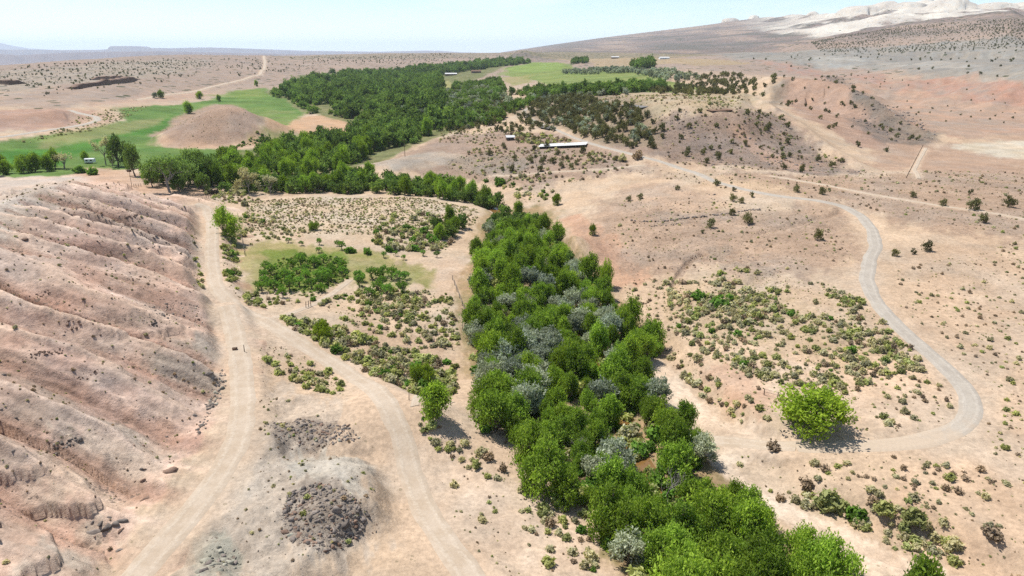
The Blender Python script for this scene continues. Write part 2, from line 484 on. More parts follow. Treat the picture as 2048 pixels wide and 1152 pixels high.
def new_mesh(name, V, F, mats=(), mat_idx=None, attrs=None, smooth=False, uv=None):
    """V (n,3); F (m,k) int array with k = 3 or 4, or a list of such arrays"""
    me = bpy.data.meshes.new(name)
    Fs = F if isinstance(F, list) else [F]
    V = np.asarray(V, np.float32)
    me.vertices.add(len(V))
    me.vertices.foreach_set("co", V.ravel())
    loops = np.concatenate([f.ravel() for f in Fs]).astype(np.int32)
    tot = np.concatenate([np.full(len(f), f.shape[1], np.int32) for f in Fs])
    start = np.concatenate([[0], np.cumsum(tot)[:-1]]).astype(np.int32)
    me.loops.add(len(loops))
    me.loops.foreach_set("vertex_index", loops)
    me.polygons.add(len(tot))
    me.polygons.foreach_set("loop_start", start)
    me.polygons.foreach_set("loop_total", tot)
    if mat_idx is not None:
        me.polygons.foreach_set("material_index", np.asarray(mat_idx, np.int32))
    for m in mats:
        me.materials.append(m)
    me.update(calc_edges=True)
    if smooth:
        me.polygons.foreach_set("use_smooth", np.ones(len(tot), bool))
    if attrs:
        for k, a in attrs.items():
            a = np.asarray(a, np.float32)
            if a.ndim == 2:
                if a.shape[1] == 3:
                    a = np.concatenate([a, np.ones((len(a), 1), np.float32)], 1)
                at = me.attributes.new(k, 'FLOAT_COLOR', 'POINT')
                at.data.foreach_set("color", a.ravel())
            else:
                at = me.attributes.new(k, 'FLOAT', 'POINT')
                at.data.foreach_set("value", a)
    me.validate()
    return me


def add(name, me, parent=None, loc=None, rot=None, scale=None, label=None, cat=None, group=None, kind=None):
    o = bpy.data.objects.new(name, me)
    COL.objects.link(o)
    if parent is not None:
        o.parent = parent
    if loc is not None:
        o.location = loc
    if rot is not None:
        o.rotation_euler = rot
    if scale is not None:
        o.scale = scale if hasattr(scale, '__len__') else (scale,) * 3
    if label: o["label"] = label
    if cat: o["category"] = cat
    if group: o["group"] = group
    if kind: o["kind"] = kind
    return o


def lin(c):
    c = np.asarray(c, float) / 255.0
    return np.where(c <= 0.04045, c / 12.92, ((c + 0.055) / 1.055) ** 2.4)


ALB = 0.53


def alb(r, g, b, k=1.0):
    return tuple(np.clip(lin((r, g, b)) * ALB * k, 0, .9))


def mat(name):
    m = bpy.data.materials.new(name)
    m.use_nodes = True
    nt = m.node_tree
    b = nt.nodes["Principled BSDF"]
    b.inputs["Roughness"].default_value = 0.9
    b.inputs["Specular IOR Level"].default_value = 0.15
    return m, nt, b


class NT:
    """small node-building helper"""
    def __init__(self, nt):
        self.nt = nt

    def n(self, typ, **kw):
        nd = self.nt.nodes.new(typ)
        for k, v in kw.items():
            setattr(nd, k, v)
        return nd

    def put(self, sock, v):
        if isinstance(v, bpy.types.NodeSocket):
            self.nt.links.new(v, sock)
        else:
            sock.default_value = v

    def math(self, op, a, b=0.0, c=None, clamp=False):
        nd = self.n("ShaderNodeMath", operation=op, use_clamp=clamp)
        self.put(nd.inputs[0], a); self.put(nd.inputs[1], b)
        if c is not None: self.put(nd.inputs[2], c)
        return nd.outputs[0]

    def mix(self, f, a, b, blend='MIX'):
        nd = self.n("ShaderNodeMix", data_type='RGBA', blend_type=blend)
        self.put(nd.inputs[0], f)
        self.put(nd.inputs[6], a if isinstance(a, bpy.types.NodeSocket) else (*a[:3], 1))
        self.put(nd.inputs[7], b if isinstance(b, bpy.types.NodeSocket) else (*b[:3], 1))
        return nd.outputs[2]

    def attr(self, name):
        return self.n("ShaderNodeAttribute", attribute_name=name)

    def noise(self, scale, detail=4, rough=.55, vec=None, dim='3D'):
        nd = self.n("ShaderNodeTexNoise", noise_dimensions=dim)
        nd.inputs["Scale"].default_value = scale
        nd.inputs["Detail"].default_value = detail
        nd.inputs["Roughness"].default_value = rough
        if vec is not None: self.nt.links.new(vec, nd.inputs["Vector"])
        return nd.outputs["Fac"]

    def ramp(self, fac, a, b):
        nd = self.n("ShaderNodeMapRange", interpolation_type='SMOOTHSTEP')
        self.put(nd.inputs[0], fac)
        nd.inputs[1].default_value = a; nd.inputs[2].default_value = b
        return nd.outputs[0]


# ------------------------------------------------------------------ roads: centre lines found on the ground
ROADS = [  # name, half width m, shoulder, smooth, pixel centre line
    ("dirt_road", 2.2, 4.5, "dirt", [(392, 408), (412, 412), (424, 440), (425, 480), (424, 520), (430, 560), (444, 592), (485, 622), (535, 643), (580, 672), (630, 705), (690, 742), (745, 778), (785, 812), (805, 860), (812, 920), (832, 985), (868, 1050), (908, 1110), (945, 1160), (1000, 1240)],
     "pale dirt road bending past the boulder mound beside the creek trees"),
    ("dirt_track", 2.3, 3.0, "dirt", [(452, 612), (466, 650), (474, 690), (484, 740), (486, 795), (484, 850), (466, 910), (425, 970), (370, 1040), (310, 1110), (262, 1170), (190, 1260)],
     "wide pale dirt track along the foot of the banded pink hill"),
    ("dirt_path", 1.1, 1.0, "dirt", [(540, 638), (590, 626), (635, 606), (675, 580), (700, 560)], "short sandy path leading from the dirt road into the orchard"),
    ("gravel_road", 2.05, 2.0, "gravel", [(1590, 892), (1680, 893), (1760, 892), (1840, 884), (1900, 866), (1938, 842), (1948, 808), (1925, 768), (1880, 726), (1830, 684), (1782, 640), (1750, 600), (1733, 560), (1738, 525), (1752, 492), (1746, 462), (1722, 432), (1690, 412), (1640, 402), (1560, 393), (1490, 380), (1430, 364), (1390, 345), (1340, 329), (1290, 316), (1240, 303), (1195, 291), (1150, 276)],
     "grey gravel road winding in an S over the sandy plain"),
    ("sandy_track", 2.0, 2.0, "dirt", [(1425, 880), (1480, 888), (1540, 891), (1592, 892)], "sandy end of the gravel road running to the wash"),
    ("hill_road", 1.7, 1.5, "gravel", [(1150, 276), (1118, 262), (1090, 250), (1066, 240), (1052, 231), (1048, 222), (1060, 214)], "pale gravel road climbing between the juniper slopes"),
    ("valley_road", 3.0, 3.0, "gravel", [(-60, 281), (0, 275), (60, 266), (120, 257), (165, 250), (196, 241), (192, 234), (160, 227), (140, 221)], "grey paved road curving round the low red knob by the meadow"),
    ("far_track", 3.5, 3.0, "dirt", [(528, 112), (530, 125), (528, 140), (520, 150), (490, 158), (430, 172), (360, 187), (270, 200)], "dusty track running up onto the far plateau rim"),
    ("plain_track", 1.0, 1.2, "dirt", [(1838, 358), (1828, 340), (1838, 320), (1852, 296)], "faint sandy track beside the leaning utility pole"),
    ("ridge_track", 1.0, 1.2, "dirt", [(1540, 352), (1640, 368), (1760, 392), (1880, 412), (1980, 425), (2060, 440)], "faint track crossing the dry plain below the rocky ridge"),
    ("slope_track", .9, 1.0, "dirt", [(985, 352), (1060, 349), (1140, 343), (1220, 338), (1290, 331)], "narrow dirt track below the long metal shed"),
    ("ford_track", 1.0, 1.0, "dirt", [(828, 795), (860, 798), (905, 806)], "short sandy side track running to the creek trees"),
]
road_lines = []
for name, hw, sh, typ, px, lab in ROADS:
    P = raycast(px, roads=False)
    P = P[~np.isnan(P[:, 0])]
    # resample + smooth
    seg = np.hypot(np.diff(P[:, 0]), np.diff(P[:, 1]))
    s = np.concatenate([[0], np.cumsum(seg)])
    step = max(0.8, s[-1] / 400)
    t = np.linspace(0, s[-1], int(s[-1] / step) + 2)
    Q = np.stack([np.interp(t, s, P[:, k]) for k in range(3)], 1)
    kx = max(3, int(7.0 / step) | 1)

    def smooth(a, k):
        pad = k // 2
        ap = np.concatenate([2 * a[0] - a[1:pad + 1][::-1], a, 2 * a[-1] - a[-pad - 1:-1][::-1]])
        return np.convolve(ap, np.ones(k) / k, 'valid')
    if len(Q) > kx + 2:
        for _ in range(2):
            Q[:, 0] = smooth(Q[:, 0], kx); Q[:, 1] = smooth(Q[:, 1], kx)
        Q[:, 2] = height(Q[:, 0], Q[:, 1], False)
        for _ in range(2):
            Q[:, 2] = smooth(Q[:, 2], min(len(Q) // 2 * 2 - 1, kx * 2 + 1))
    road_lines.append(Q)
    thin = Q[::max(1, len(Q) // 90)]
    if (thin[-1] != Q[-1]).any():
        thin = np.concatenate([thin, Q[-1:]])
    if name == "ford_track": thin, hw, sh = thin + np.array([0, 0, -1e3]), -1, .1
    ROADFLAT.append((thin, hw + .3, sh))

# ------------------------------------------------------------------ ground colours by zone (polygons drawn on the photo, laid on the ground)
Z = []


def zone(poly, a, b=None, scale=9.0, alpha=1.0, soft=.03, k=1.0, dot=0.0, rock=0.0):
    def soft_(c):
        c = np.array(c, float)
        if c[1] >= c[0]: return c              # greens stay
        m = c.mean()
        return m + (c - m) * .94 + 1
    Z.append((poly, alb(*soft_(a), k), alb(*soft_(b or a), k), scale, alpha, soft, dot, rock))


# whole left hill: pink with grey
zone([(-80, 350), (60, 340), (200, 345), (300, 370), (395, 415), (404, 500), (404, 600), (440, 690), (455, 760), (440, 830), (400, 890), (330, 980), (240, 1090), (170, 1200), (-80, 1250)], (236, 206, 184), (222, 186, 163), 9, 1, .02, rock=.22)
zone([(-60, 352), (60, 342), (180, 348), (150, 380), (110, 420), (60, 450), (0, 480), (-60, 480)], (204, 192, 175), (220, 200, 180), 6, .8, .03, rock=.3)
zone([(110, 385), (170, 400), (330, 470), (400, 500), (400, 520), (300, 490), (180, 440)], (160, 146, 133), (194, 164, 146), 4, .65, .03, rock=1)
zone([(60, 400), (140, 440), (260, 500), (390, 545), (330, 550), (180, 520), (60, 470)], (208, 168, 148), (196, 156, 138), 5, .4, .03, rock=.3)
zone([(90, 560), (240, 610), (390, 600), (400, 650), (300, 660), (160, 620), (60, 590)], (196, 176, 158), (212, 182, 162), 4, .35, .03, rock=.4)
zone([(20, 640), (120, 700), (320, 740), (300, 800), (130, 790), (40, 730)], (210, 170, 150), (198, 160, 142), 5, .4, .03, rock=.3)
zone([(-60, 600), (40, 640), (110, 760), (150, 900), (120, 1100), (-60, 1160)], (226, 198, 174), (205, 176, 154), 8, .75, .05, rock=.2)
zone([(340, 690), (430, 670), (450, 740), (430, 810), (330, 760), (290, 720)], (200, 192, 176), (182, 172, 156), 5, .7, .03, rock=.5)
zone([(100, 880), (250, 860), (370, 900), (300, 1000), (200, 1050), (90, 1060)], (212, 186, 162), (226, 204, 180), 5, .8, .04, rock=.5)
zone([(60, 1080), (200, 1060), (260, 1080), (190, 1160), (20, 1160)], (208, 196, 178), (196, 180, 160), 4, .8, .04, rock=.4)
# bench and boulder mound
zone([(455, 690), (500, 690), (540, 760), (560, 900), (500, 1000), (420, 1160), (240, 1160), (330, 1000), (430, 880), (450, 800)], (208, 190, 166), (196, 176, 152), 6, .9, .03, rock=.3)
zone([(510, 770), (640, 790), (740, 860), (770, 940), (770, 1060), (700, 1120), (540, 1160), (380, 1160), (430, 1000), (520, 900)], (212, 196, 176), (198, 181, 161), 5, .8, .06, rock=.4)
zone([(530, 850), (600, 835), (700, 860), (720, 885), (650, 895), (560, 890)], (156, 145, 134), (188, 172, 154), 2, .75, .02, rock=1)
zone([(570, 915), (660, 895), (740, 930), (735, 990), (660, 985), (580, 960)], (214, 206, 190), (200, 190, 172), 3, .85, .03, rock=.3)
zone([(580, 975), (660, 960), (720, 1000), (735, 1060), (650, 1110), (560, 1080), (560, 1020)], (160, 148, 134), (188, 172, 154), 2.2, .75, .03, rock=1)
zone([(385, 1085), (450, 1070), (480, 1110), (470, 1160), (390, 1160)], (176, 178, 160), (196, 190, 170), 2, .7, .02, rock=.8)
# sandy flats between the road and the creek
zone([(800, 830), (900, 880), (1010, 960), (1150, 1010), (1220, 1160), (940, 1160), (850, 1000)], (228, 203, 176), (218, 192, 165), 7, .9, .04)
zone([(480, 400), (640, 392), (800, 392), (960, 412), (960, 450), (880, 470), (720, 480), (600, 470), (490, 470)], (222, 200, 172), (206, 184, 154), 4, .9, .03)
zone([(440, 480), (700, 470), (900, 480), (930, 560), (900, 690), (760, 720), (620, 690), (480, 600)], (216, 192, 164), (204, 180, 150), 5, .8, .04)
zone([(470, 490), (560, 480), (700, 500), (860, 535), (870, 572), (700, 575), (500, 580)], (138, 142, 76), (176, 164, 110), 4, .85, .025)
zone([(528, 500), (690, 505), (700, 560), (640, 585), (530, 575)], (104, 128, 52), (128, 146, 66), 3, .85, .02)
zone([(880, 510), (930, 520), (940, 620), (900, 600), (860, 560)], (214, 190, 166), (206, 178, 150), 4, .8, .02)
zone([(560, 640), (760, 650), (900, 690), (920, 790), (800, 770), (640, 700)], (206, 178, 150), (188, 160, 132), 4, .7, .04)
# under the creek trees: leaf litter and grass
zone([(960, 420), (1090, 410), (1150, 500), (1230, 590), (1330, 690), (1300, 760), (1430, 900), (1560, 1080), (1700, 1160), (1240, 1160), (1160, 1000), (1030, 900), (930, 800), (920, 640), (940, 520)], (140, 130, 84), (180, 150, 112), 3, .85, .03)
# right side
zone([(1240, 740), (1300, 705), (1340, 740), (1440, 840), (1560, 880), (1560, 900), (1470, 930), (1600, 1030), (1800, 1110), (1960, 1170), (1700, 1180), (1500, 1000), (1400, 900)], (238, 216, 190), (232, 206, 178), 6, .95, .02)
zone([(1450, 700), (1700, 690), (1840, 700), (1940, 790), (1920, 860), (1760, 885), (1560, 880), (1500, 820)], (229, 200, 170), (218, 188, 157), 8, .8, .05)
zone([(1960, 560), (2100, 500), (2100, 1160), (1900, 1160), (1760, 1000), (1960, 880), (1990, 800), (1880, 700), (1780, 600)], (222, 194, 164), (210, 180, 150), 9, .9, .06)
zone([(1400, 730), (1490, 740), (1540, 800), (1520, 850), (1440, 800)], (206, 160, 130), (220, 180, 150), 4, .6, .03)
zone([(1150, 430), (1230, 480), (1310, 560), (1240, 580), (1180, 520), (1120, 440)], (214, 172, 142), (200, 156, 128), 4, .8, .02, rock=.3)
zone([(1180, 400), (1330, 420), (1500, 430), (1640, 410), (1700, 430), (1720, 540), (1560, 560), (1420, 530), (1260, 540), (1180, 460)], (200, 172, 147), (180, 155, 134), 8, .85, .05, rock=.75)
zone([(1380, 500), (1460, 495), (1540, 530), (1560, 560), (1480, 570), (1400, 530)], (176, 160, 142), (200, 170, 144), 4, .7, .03, rock=.9)
zone([(1270, 430), (1420, 425), (1500, 415), (1560, 425), (1440, 445), (1300, 455)], (172, 158, 142), (196, 168, 144), 4, .6, .02, rock=.9)
zone([(1240, 380), (1330, 360), (1440, 390), (1420, 420), (1300, 420), (1230, 400)], (184, 160, 140), (204, 172, 146), 4, .6, .04, rock=.7)
zone([(1330, 560), (1500, 560), (1700, 640), (1740, 700), (1600, 720), (1440, 690), (1330, 640)], (206, 180, 148), (190, 166, 132), 5, .7, .05)
zone([(1780, 520), (1960, 480), (2060, 520), (1960, 570), (1840, 580)], (214, 184, 154), (196, 170, 144), 6, .6, .05, rock=.5)
# dry plain under the mesa
zone([(1250, 335), (1400, 340), (1560, 350), (1800, 350), (2100, 330), (2100, 500), (1900, 470), (1720, 420), (1560, 390), (1420, 365)], (196, 168, 143), (178, 152, 130), 10, .9, .05, rock=.6)
zone([(1320, 335), (1430, 345), (1560, 375), (1640, 395), (1500, 385), (1390, 365)], (216, 190, 158), (206, 178, 146), 6, .8, .03)
zone([(1750, 270), (1900, 285), (2100, 270), (2100, 340), (1860, 345), (1750, 335)], (194, 164, 140), (182, 152, 130), 12, .85, .05, rock=.25)
zone([(1905, 292), (1960, 282), (2100, 280), (2100, 325), (1990, 318)], (226, 212, 188), (206, 190, 162), 9, .9, .02)
# mesa one: plateau, front slope, nose
zone([(1180, 190), (1300, 175), (1400, 180), (1490, 183), (1520, 205), (1440, 228), (1320, 230), (1230, 215)], (198, 176, 146), (184, 166, 132), 12, .9, .03)
zone([(1240, 228), (1340, 232), (1440, 230), (1540, 215), (1640, 290), (1740, 345), (1640, 350), (1500, 335), (1330, 325), (1210, 300)], (176, 150, 132), (150, 134, 122), 8, .9, .03, rock=.9)
zone([(1470, 260), (1500, 270), (1600, 330), (1640, 345), (1560, 335), (1490, 300)], (206, 170, 144), (190, 152, 128), 8, .7, .02)
zone([(1290, 250), (1400, 250), (1480, 310), (1400, 320), (1320, 300)], (140, 128, 120), (170, 148, 132), 6, .7, .03, rock=1)
zone([(1560, 155), (1640, 150), (1690, 165), (1760, 210), (1800, 250), (1760, 300), (1700, 290), (1600, 230), (1550, 190)], (194, 162, 140), (178, 146, 127), 10, .9, .02, rock=.5)
zone([(1640, 150), (1700, 165), (1780, 215), (1880, 265), (1860, 280), (1780, 260), (1710, 205)], (128, 124, 114), (160, 142, 126), 8, .85, .012, rock=1)
zone([(1690, 235), (1770, 245), (1880, 280), (1840, 290), (1760, 285)], (122, 118, 110), (160, 140, 126), 6, .75, .012, rock=1)
zone([(1530, 170), (1580, 160), (1570, 200), (1545, 210)], (130, 122, 110), (150, 138, 122), 6, .7, .015, rock=.8)
# right badlands, grey bench
zone([(1640, 140), (1800, 160), (2100, 170), (2100, 275), (1900, 270), (1760, 215), (1690, 160)], (200, 164, 139), (178, 158, 140), 14, .95, .03, rock=.3)
zone([(1500, 122), (1600, 130), (1760, 150), (1800, 165), (1700, 160), (1560, 140)], (194, 146, 124), (172, 156, 144), 11, .85, .03, rock=.3)
zone([(1760, 170), (1860, 145), (1960, 160), (2100, 170), (2100, 215), (1960, 200), (1860, 185)], (196, 148, 125), (172, 154, 140), 12, .85, .035, rock=.3)
zone([(1420, 108), (1600, 100), (1800, 92), (2100, 80), (2100, 168), (1940, 152), (1820, 145), (1740, 140), (1600, 128), (1480, 120)], (168, 162, 150), (150, 146, 138), 45, .95, .03, dot=.12)
zone([(1600, 118), (1680, 112), (1760, 118), (1720, 138), (1640, 140)], (196, 192, 180), (160, 156, 148), 26, .8, .02)
zone([(1750, 118), (1900, 124), (1960, 134), (1860, 138), (1770, 130)], (198, 190, 176), (164, 158, 148), 26, .6, .015)
# far plateau left + rim
zone([(-80, 130), (200, 112), (360, 108), (560, 109), (760, 107), (900, 104), (1010, 104), (1010, 116), (900, 140), (700, 150), (560, 165), (420, 175), (280, 200), (120, 215), (-80, 215)], (184, 162, 144), (170, 150, 134), 40, .95, .03, dot=.22)
zone([(-80, 148), (120, 135), (300, 120), (420, 120), (380, 150), (200, 165), (-80, 190)], (166, 156, 142), (186, 172, 152), 34, .7, .03, dot=.45)
zone([(540, 112), (700, 109), (900, 106), (1000, 106), (980, 114), (800, 118), (600, 120)], (150, 140, 120), (178, 160, 140), 30, .8, .015, dot=.8)
zone([(1000, 106), (1120, 104), (1300, 106), (1440, 110), (1300, 118), (1120, 118), (1020, 114)], (140, 134, 108), (178, 158, 128), 40, .85, .012, dot=.9)
zone([(-80, 225), (80, 215), (200, 225), (170, 250), (60, 262), (-80, 272)], (196, 160, 140), (182, 146, 128), 12, .85, .03, rock=.2)
zone([(180, 215), (300, 205), (440, 190), (400, 180), (260, 198), (160, 212)], (204, 172, 150), (190, 160, 138), 20, .8, .02)
# meadow
zone([(-80, 352), (-80, 300), (40, 280), (160, 262), (240, 240), (230, 215), (300, 212), (420, 202), (460, 185), (530, 175), (580, 205), (610, 222), (600, 238), (520, 245), (460, 215), (420, 215), (380, 240), (310, 268), (300, 290), (420, 300), (520, 300), (460, 330), (200, 340), (120, 352)], (90, 130, 58), (114, 144, 72), 30, .95, .015)
zone([(60, 300), (200, 280), (330, 250), (330, 232), (230, 245), (120, 272)], (140, 150, 92), (166, 160, 110), 24, .7, .02)
zone([(-80, 335), (-80, 305), (100, 298), (300, 268), (370, 245), (370, 228), (300, 250), (200, 288), (120, 330)], (72, 126, 46), (88, 138, 56), 24, .85, .015)
zone([(420, 190), (520, 178), (560, 190), (500, 200)], (120, 148, 72), (150, 158, 92), 24, .7, .015)
zone([(470, 215), (590, 222), (600, 235), (540, 240)], (150, 156, 102), (120, 144, 72), 18, .6, .01)
zone([(530, 245), (600, 235), (700, 226), (715, 250), (690, 266), (600, 268), (540, 268)], (214, 176, 140), (204, 166, 130), 14, .95, .012)
zone([(520, 262), (560, 268), (680, 268), (640, 280), (520, 290), (490, 280)], (120, 140, 70), (150, 150, 90), 12, .7, .012)
# conical hill
zone([(300, 275), (350, 240), (420, 208), (470, 210), (530, 245), (520, 272), (430, 292), (350, 290)], (192, 164, 142), (178, 150, 130), 8, .95, .012, rock=.4)
zone([(300, 280), (380, 285), (480, 290), (520, 262), (540, 275), (470, 300), (330, 295)], (206, 170, 142), (190, 156, 128), 8, .7, .01)
# yard below the left hill
zone([(180, 335), (260, 340), (300, 350), (370, 375), (440, 378), (400, 410), (330, 395), (230, 370), (150, 350)], (212, 178, 150), (198, 164, 136), 8, .85, .02)
# woods floor
zone([(430, 370), (480, 385), (700, 345), (860, 280), (950, 250), (900, 190), (1020, 128), (880, 145), (620, 150), (540, 185), (610, 225), (720, 250), (700, 268), (520, 292), (430, 315)], (104, 118, 66), (140, 138, 92), 12, .9, .012)
# centre knoll and juniper slope
zone([(720, 330), (800, 312), (880, 275), (1000, 262), (1200, 275), (1250, 310), (1280, 335), (1100, 372), (1000, 365), (820, 345)], (184, 158, 138), (168, 146, 128), 9, .95, .03, rock=.55)
zone([(720, 330), (800, 315), (920, 305), (960, 320), (880, 335), (790, 340)], (182, 172, 156), (196, 178, 156), 7, .8, .012, rock=.4)
zone([(880, 320), (980, 300), (1080, 330), (1040, 350), (940, 350)], (156, 146, 132), (180, 160, 138), 6, .8, .02, rock=.9)
zone([(950, 230), (1040, 195), (1240, 190), (1330, 250), (1330, 300), (1200, 290), (1080, 250)], (166, 146, 122), (150, 136, 112), 10, .8, .02, rock=.3)
zone([(850, 215), (930, 200), (1020, 180), (1040, 200), (980, 240), (890, 240)], (186, 166, 138), (150, 144, 104), 12, .7, .02)
zone([(880, 165), (900, 160), (912, 205), (885, 200)], (150, 160, 88), (190, 176, 130), 8, .9, .006)
# plateau fields
zone([(1000, 150), (1010, 135), (1080, 124), (1140, 128), (1190, 140), (1300, 140), (1330, 160), (1400, 175), (1360, 185), (1180, 190), (1100, 170)], (120, 146, 70), (142, 156, 86), 40, .9, .012)
zone([(1010, 140), (1060, 125), (1125, 127), (1130, 140), (1050, 145)], (138, 160, 84), (146, 166, 94), 40, .9, .006)
zone([(1000, 155), (1060, 150), (1060, 165), (1020, 172)], (176, 160, 112), (150, 156, 92), 30, .8, .008)
zone([(1110, 118), (1250, 116), (1420, 118), (1500, 128), (1400, 132), (1200, 134)], (190, 166, 130), (176, 156, 122), 40, .85, .01)
# pale rock band and domes of the far ridge
WHITE = [[(1590, 82), (1700, 62), (1800, 50), (1860, 42), (1980, 36), (2060, 34), (2060, 10), (1900, 2), (1700, 12), (1600, 28), (1640, 50), (1580, 70)],
         [(1470, 76), (1540, 66), (1560, 62), (1550, 54), (1500, 64)]]

# ------------------------------------------------------------------ terrain mesh
def radii():
    r = [14.0]
    while r[-1] < 56000:
        a = r[-1]
        d = max(0.42, min((a * a + 3600) / (60 * 683) * 1.0, 0.0135 * a))
        if 2200 < a < 7500: d = 0.007 * a
        if a < 50: d = 2.0
        if a > 9000: d = .011 * a
        r.append(a + d)
    return np.array(r)


R_ = radii()
T_ = np.concatenate([np.linspace(-80, -43, 36, endpoint=False), np.linspace(-43, 43, 860, endpoint=False), np.linspace(43, 80, 37)])
T_ = np.radians(T_)
NR, NT_ = len(R_), len(T_)
RR, TT = np.meshgrid(R_, T_, indexing='ij')
GX = (RR * np.sin(TT)).ravel()
GY = (RR * np.cos(TT)).ravel()
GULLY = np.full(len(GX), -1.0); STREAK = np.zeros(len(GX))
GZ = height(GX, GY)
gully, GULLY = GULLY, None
streak, STREAK = STREAK, None
GZ = GZ - (GX * GX + GY * GY) / (2 * 7.4e6)          # curve of the earth with refraction
ii = np.arange(NR * NT_).reshape(NR, NT_)
quads = np.stack([ii[:-1, :-1], ii[:-1, 1:], ii[1:, 1:], ii[1:, :-1]], -1).reshape(-1, 4)[:, ::-1]

def ground(x, y):
    """height of the built ground sheet (bilinear in the grid)"""
    x = np.atleast_1d(np.asarray(x, float)); y = np.atleast_1d(np.asarray(y, float))
    r = np.hypot(x, y); t = np.arctan2(x, y)
    i = np.clip(np.searchsorted(R_, r) - 1, 0, NR - 2); j = np.clip(np.searchsorted(T_, t) - 1, 0, NT_ - 2)
    a = np.clip((r - R_[i]) / (R_[i + 1] - R_[i]), 0, 1); b = np.clip((t - T_[j]) / (T_[j + 1] - T_[j]), 0, 1)
    G = GZ.reshape(NR, NT_)
    return (G[i, j] * (1 - b) + G[i, j + 1] * b) * (1 - a) + (G[i + 1, j] * (1 - b) + G[i + 1, j + 1] * b) * a


def height(x, y, roads=True):
    x = np.asarray(x, float)
    return ground(x.ravel(), np.asarray(y, float).ravel()).reshape(x.shape)


r_all = np.hypot(GX, GY)
qx = np.arctan2(GX, GY); qy = np.log(r_all)
u_all = 1024 + FPX * np.tan(np.clip(qx, -1.3, 1.3)) / CP
# default colours with distance
col = np.empty((len(GX), 3))
n1 = fbm(GX, GY, 14, 4, 61)[:, None] * .5 + .5
n1f = fbm(GX, GY, 300, 4, 62)[:, None] * .5 + .5
sandA, sandB = np.array(alb(222, 198, 170)), np.array(alb(206, 181, 154))
farA, farB = np.array(alb(186, 164, 146)), np.array(alb(166, 150, 138))
wf = sstep(600, 1400, r_all)[:, None]
col = (sandA * n1 + sandB * (1 - n1)) * (1 - wf) + (farA * n1f + farB * (1 - n1f)) * wf
dot = sstep(900, 1500, r_all) * .25
rock = np.full(len(GX), .2)
# far ridge on the right: juniper-dotted grey-brown rock; beyond: desert and mesas
ridge = (r_all > 1700) & (u_all > 930)
w = sstep(1800, 2600, r_all) * sstep(930, 1000, u_all)
cA, cB = np.array(alb(158, 138, 128)), np.array(alb(140, 130, 124))
nn = np.clip(.5 + .8 * fbm(GX, GY, 260, 4, 64), 0, 1)[:, None]
col = col * (1 - w[:, None]) + (cA * nn + cB * (1 - nn)) * w[:, None]
dot = dot * (1 - w) + .5 * w
bed = fbm(GZ / 9.0 + .0016 * GX + 2.2 * fbm(GX, GY, 500, 3, 67), np.arctan2(GX, GY) * 22.0, 1.6, 4, 66)
for sgn, cc_ in ((1, alb(196, 172, 152)), (-1, alb(112, 112, 102))):
    wb = (sstep(.12, .42, sgn * bed) * w * .6)[:, None]
    col = col * (1 - wb) + np.array(cc_) * wb
w = sstep(6500, 9000, r_all) * (1 - sstep(980, 1100, u_all))
col = col * (1 - w[:, None]) + np.array(alb(146, 128, 124)) * w[:, None]
dot = dot * (1 - w)


def zone_alpha(poly, soft, zx, zy, warp):
    P = raycast(poly)
    ok = ~np.isnan(P[:, 0])
    P = P[ok]
    if len(P) < 3: return None
    pa = np.arctan2(P[:, 0], P[:, 1]); pb = np.log(np.hypot(P[:, 0], P[:, 1]))
    s = soft
    m = (zx > pa.min() - s) & (zx < pa.max() + s) & (zy > pb.min() - s) & (zy < pb.max() + s)
    idx = np.nonzero(m)[0]
    if len(idx) == 0: return None
    x = zx[idx] + warp[0][idx] * s * .7; y = zy[idx] + warp[1][idx] * s * 1.2
    inside = np.zeros(len(idx), bool)
    best = np.full(len(idx), 1e9)
    for i in range(len(pa)):
        x0, y0, x1, y1 = pa[i], pb[i], pa[(i + 1) % len(pa)], pb[(i + 1) % len(pa)]
        c = ((y0 > y) != (y1 > y)) & (x < (x1 - x0) * (y - y0) / (y1 - y0 + 1e-15) + x0)
        inside ^= c
        ex, ey = x1 - x0, y1 - y0
        t = np.clip(((x - x0) * ex + (y - y0) * ey) / (ex * ex + ey * ey + 1e-15), 0, 1)
        best = np.minimum(best, np.hypot(x - x0 - t * ex, y - y0 - t * ey))
    sd = np.where(inside, best, -best)
    return idx, sstep(-s * .5, s * .5, sd)


W1 = fbm(qx * 40, qy * 14, 1.0, 3, 81); W2 = fbm(qx * 40, qy * 14, 1.0, 3, 83)
W1 += .6 * fbm(qx * 160, qy * 50, 1.0, 3, 85); W2 += .6 * fbm(qx * 160, qy * 50, 1.0, 3, 86)
for k, (poly, a, b, scale, alpha, soft, dt, rk) in enumerate(Z):
    res = zone_alpha(poly, soft, qx, qy, (W1, W2))
    if res is None: continue
    idx, al = res
    al = al * alpha
    # leave far-off hidden land alone
    n = np.clip(.5 + .9 * fbm(GX[idx], GY[idx], scale, 4, 100 + k), 0, 1)[:, None]
    c = np.array(a) * n + np.array(b) * (1 - n)
    col[idx] = col[idx] * (1 - al[:, None]) + c * al[:, None]
    dot[idx] = dot[idx] * (1 - al) + dt * al
    rock[idx] = rock[idx] * (1 - al) + rk * al
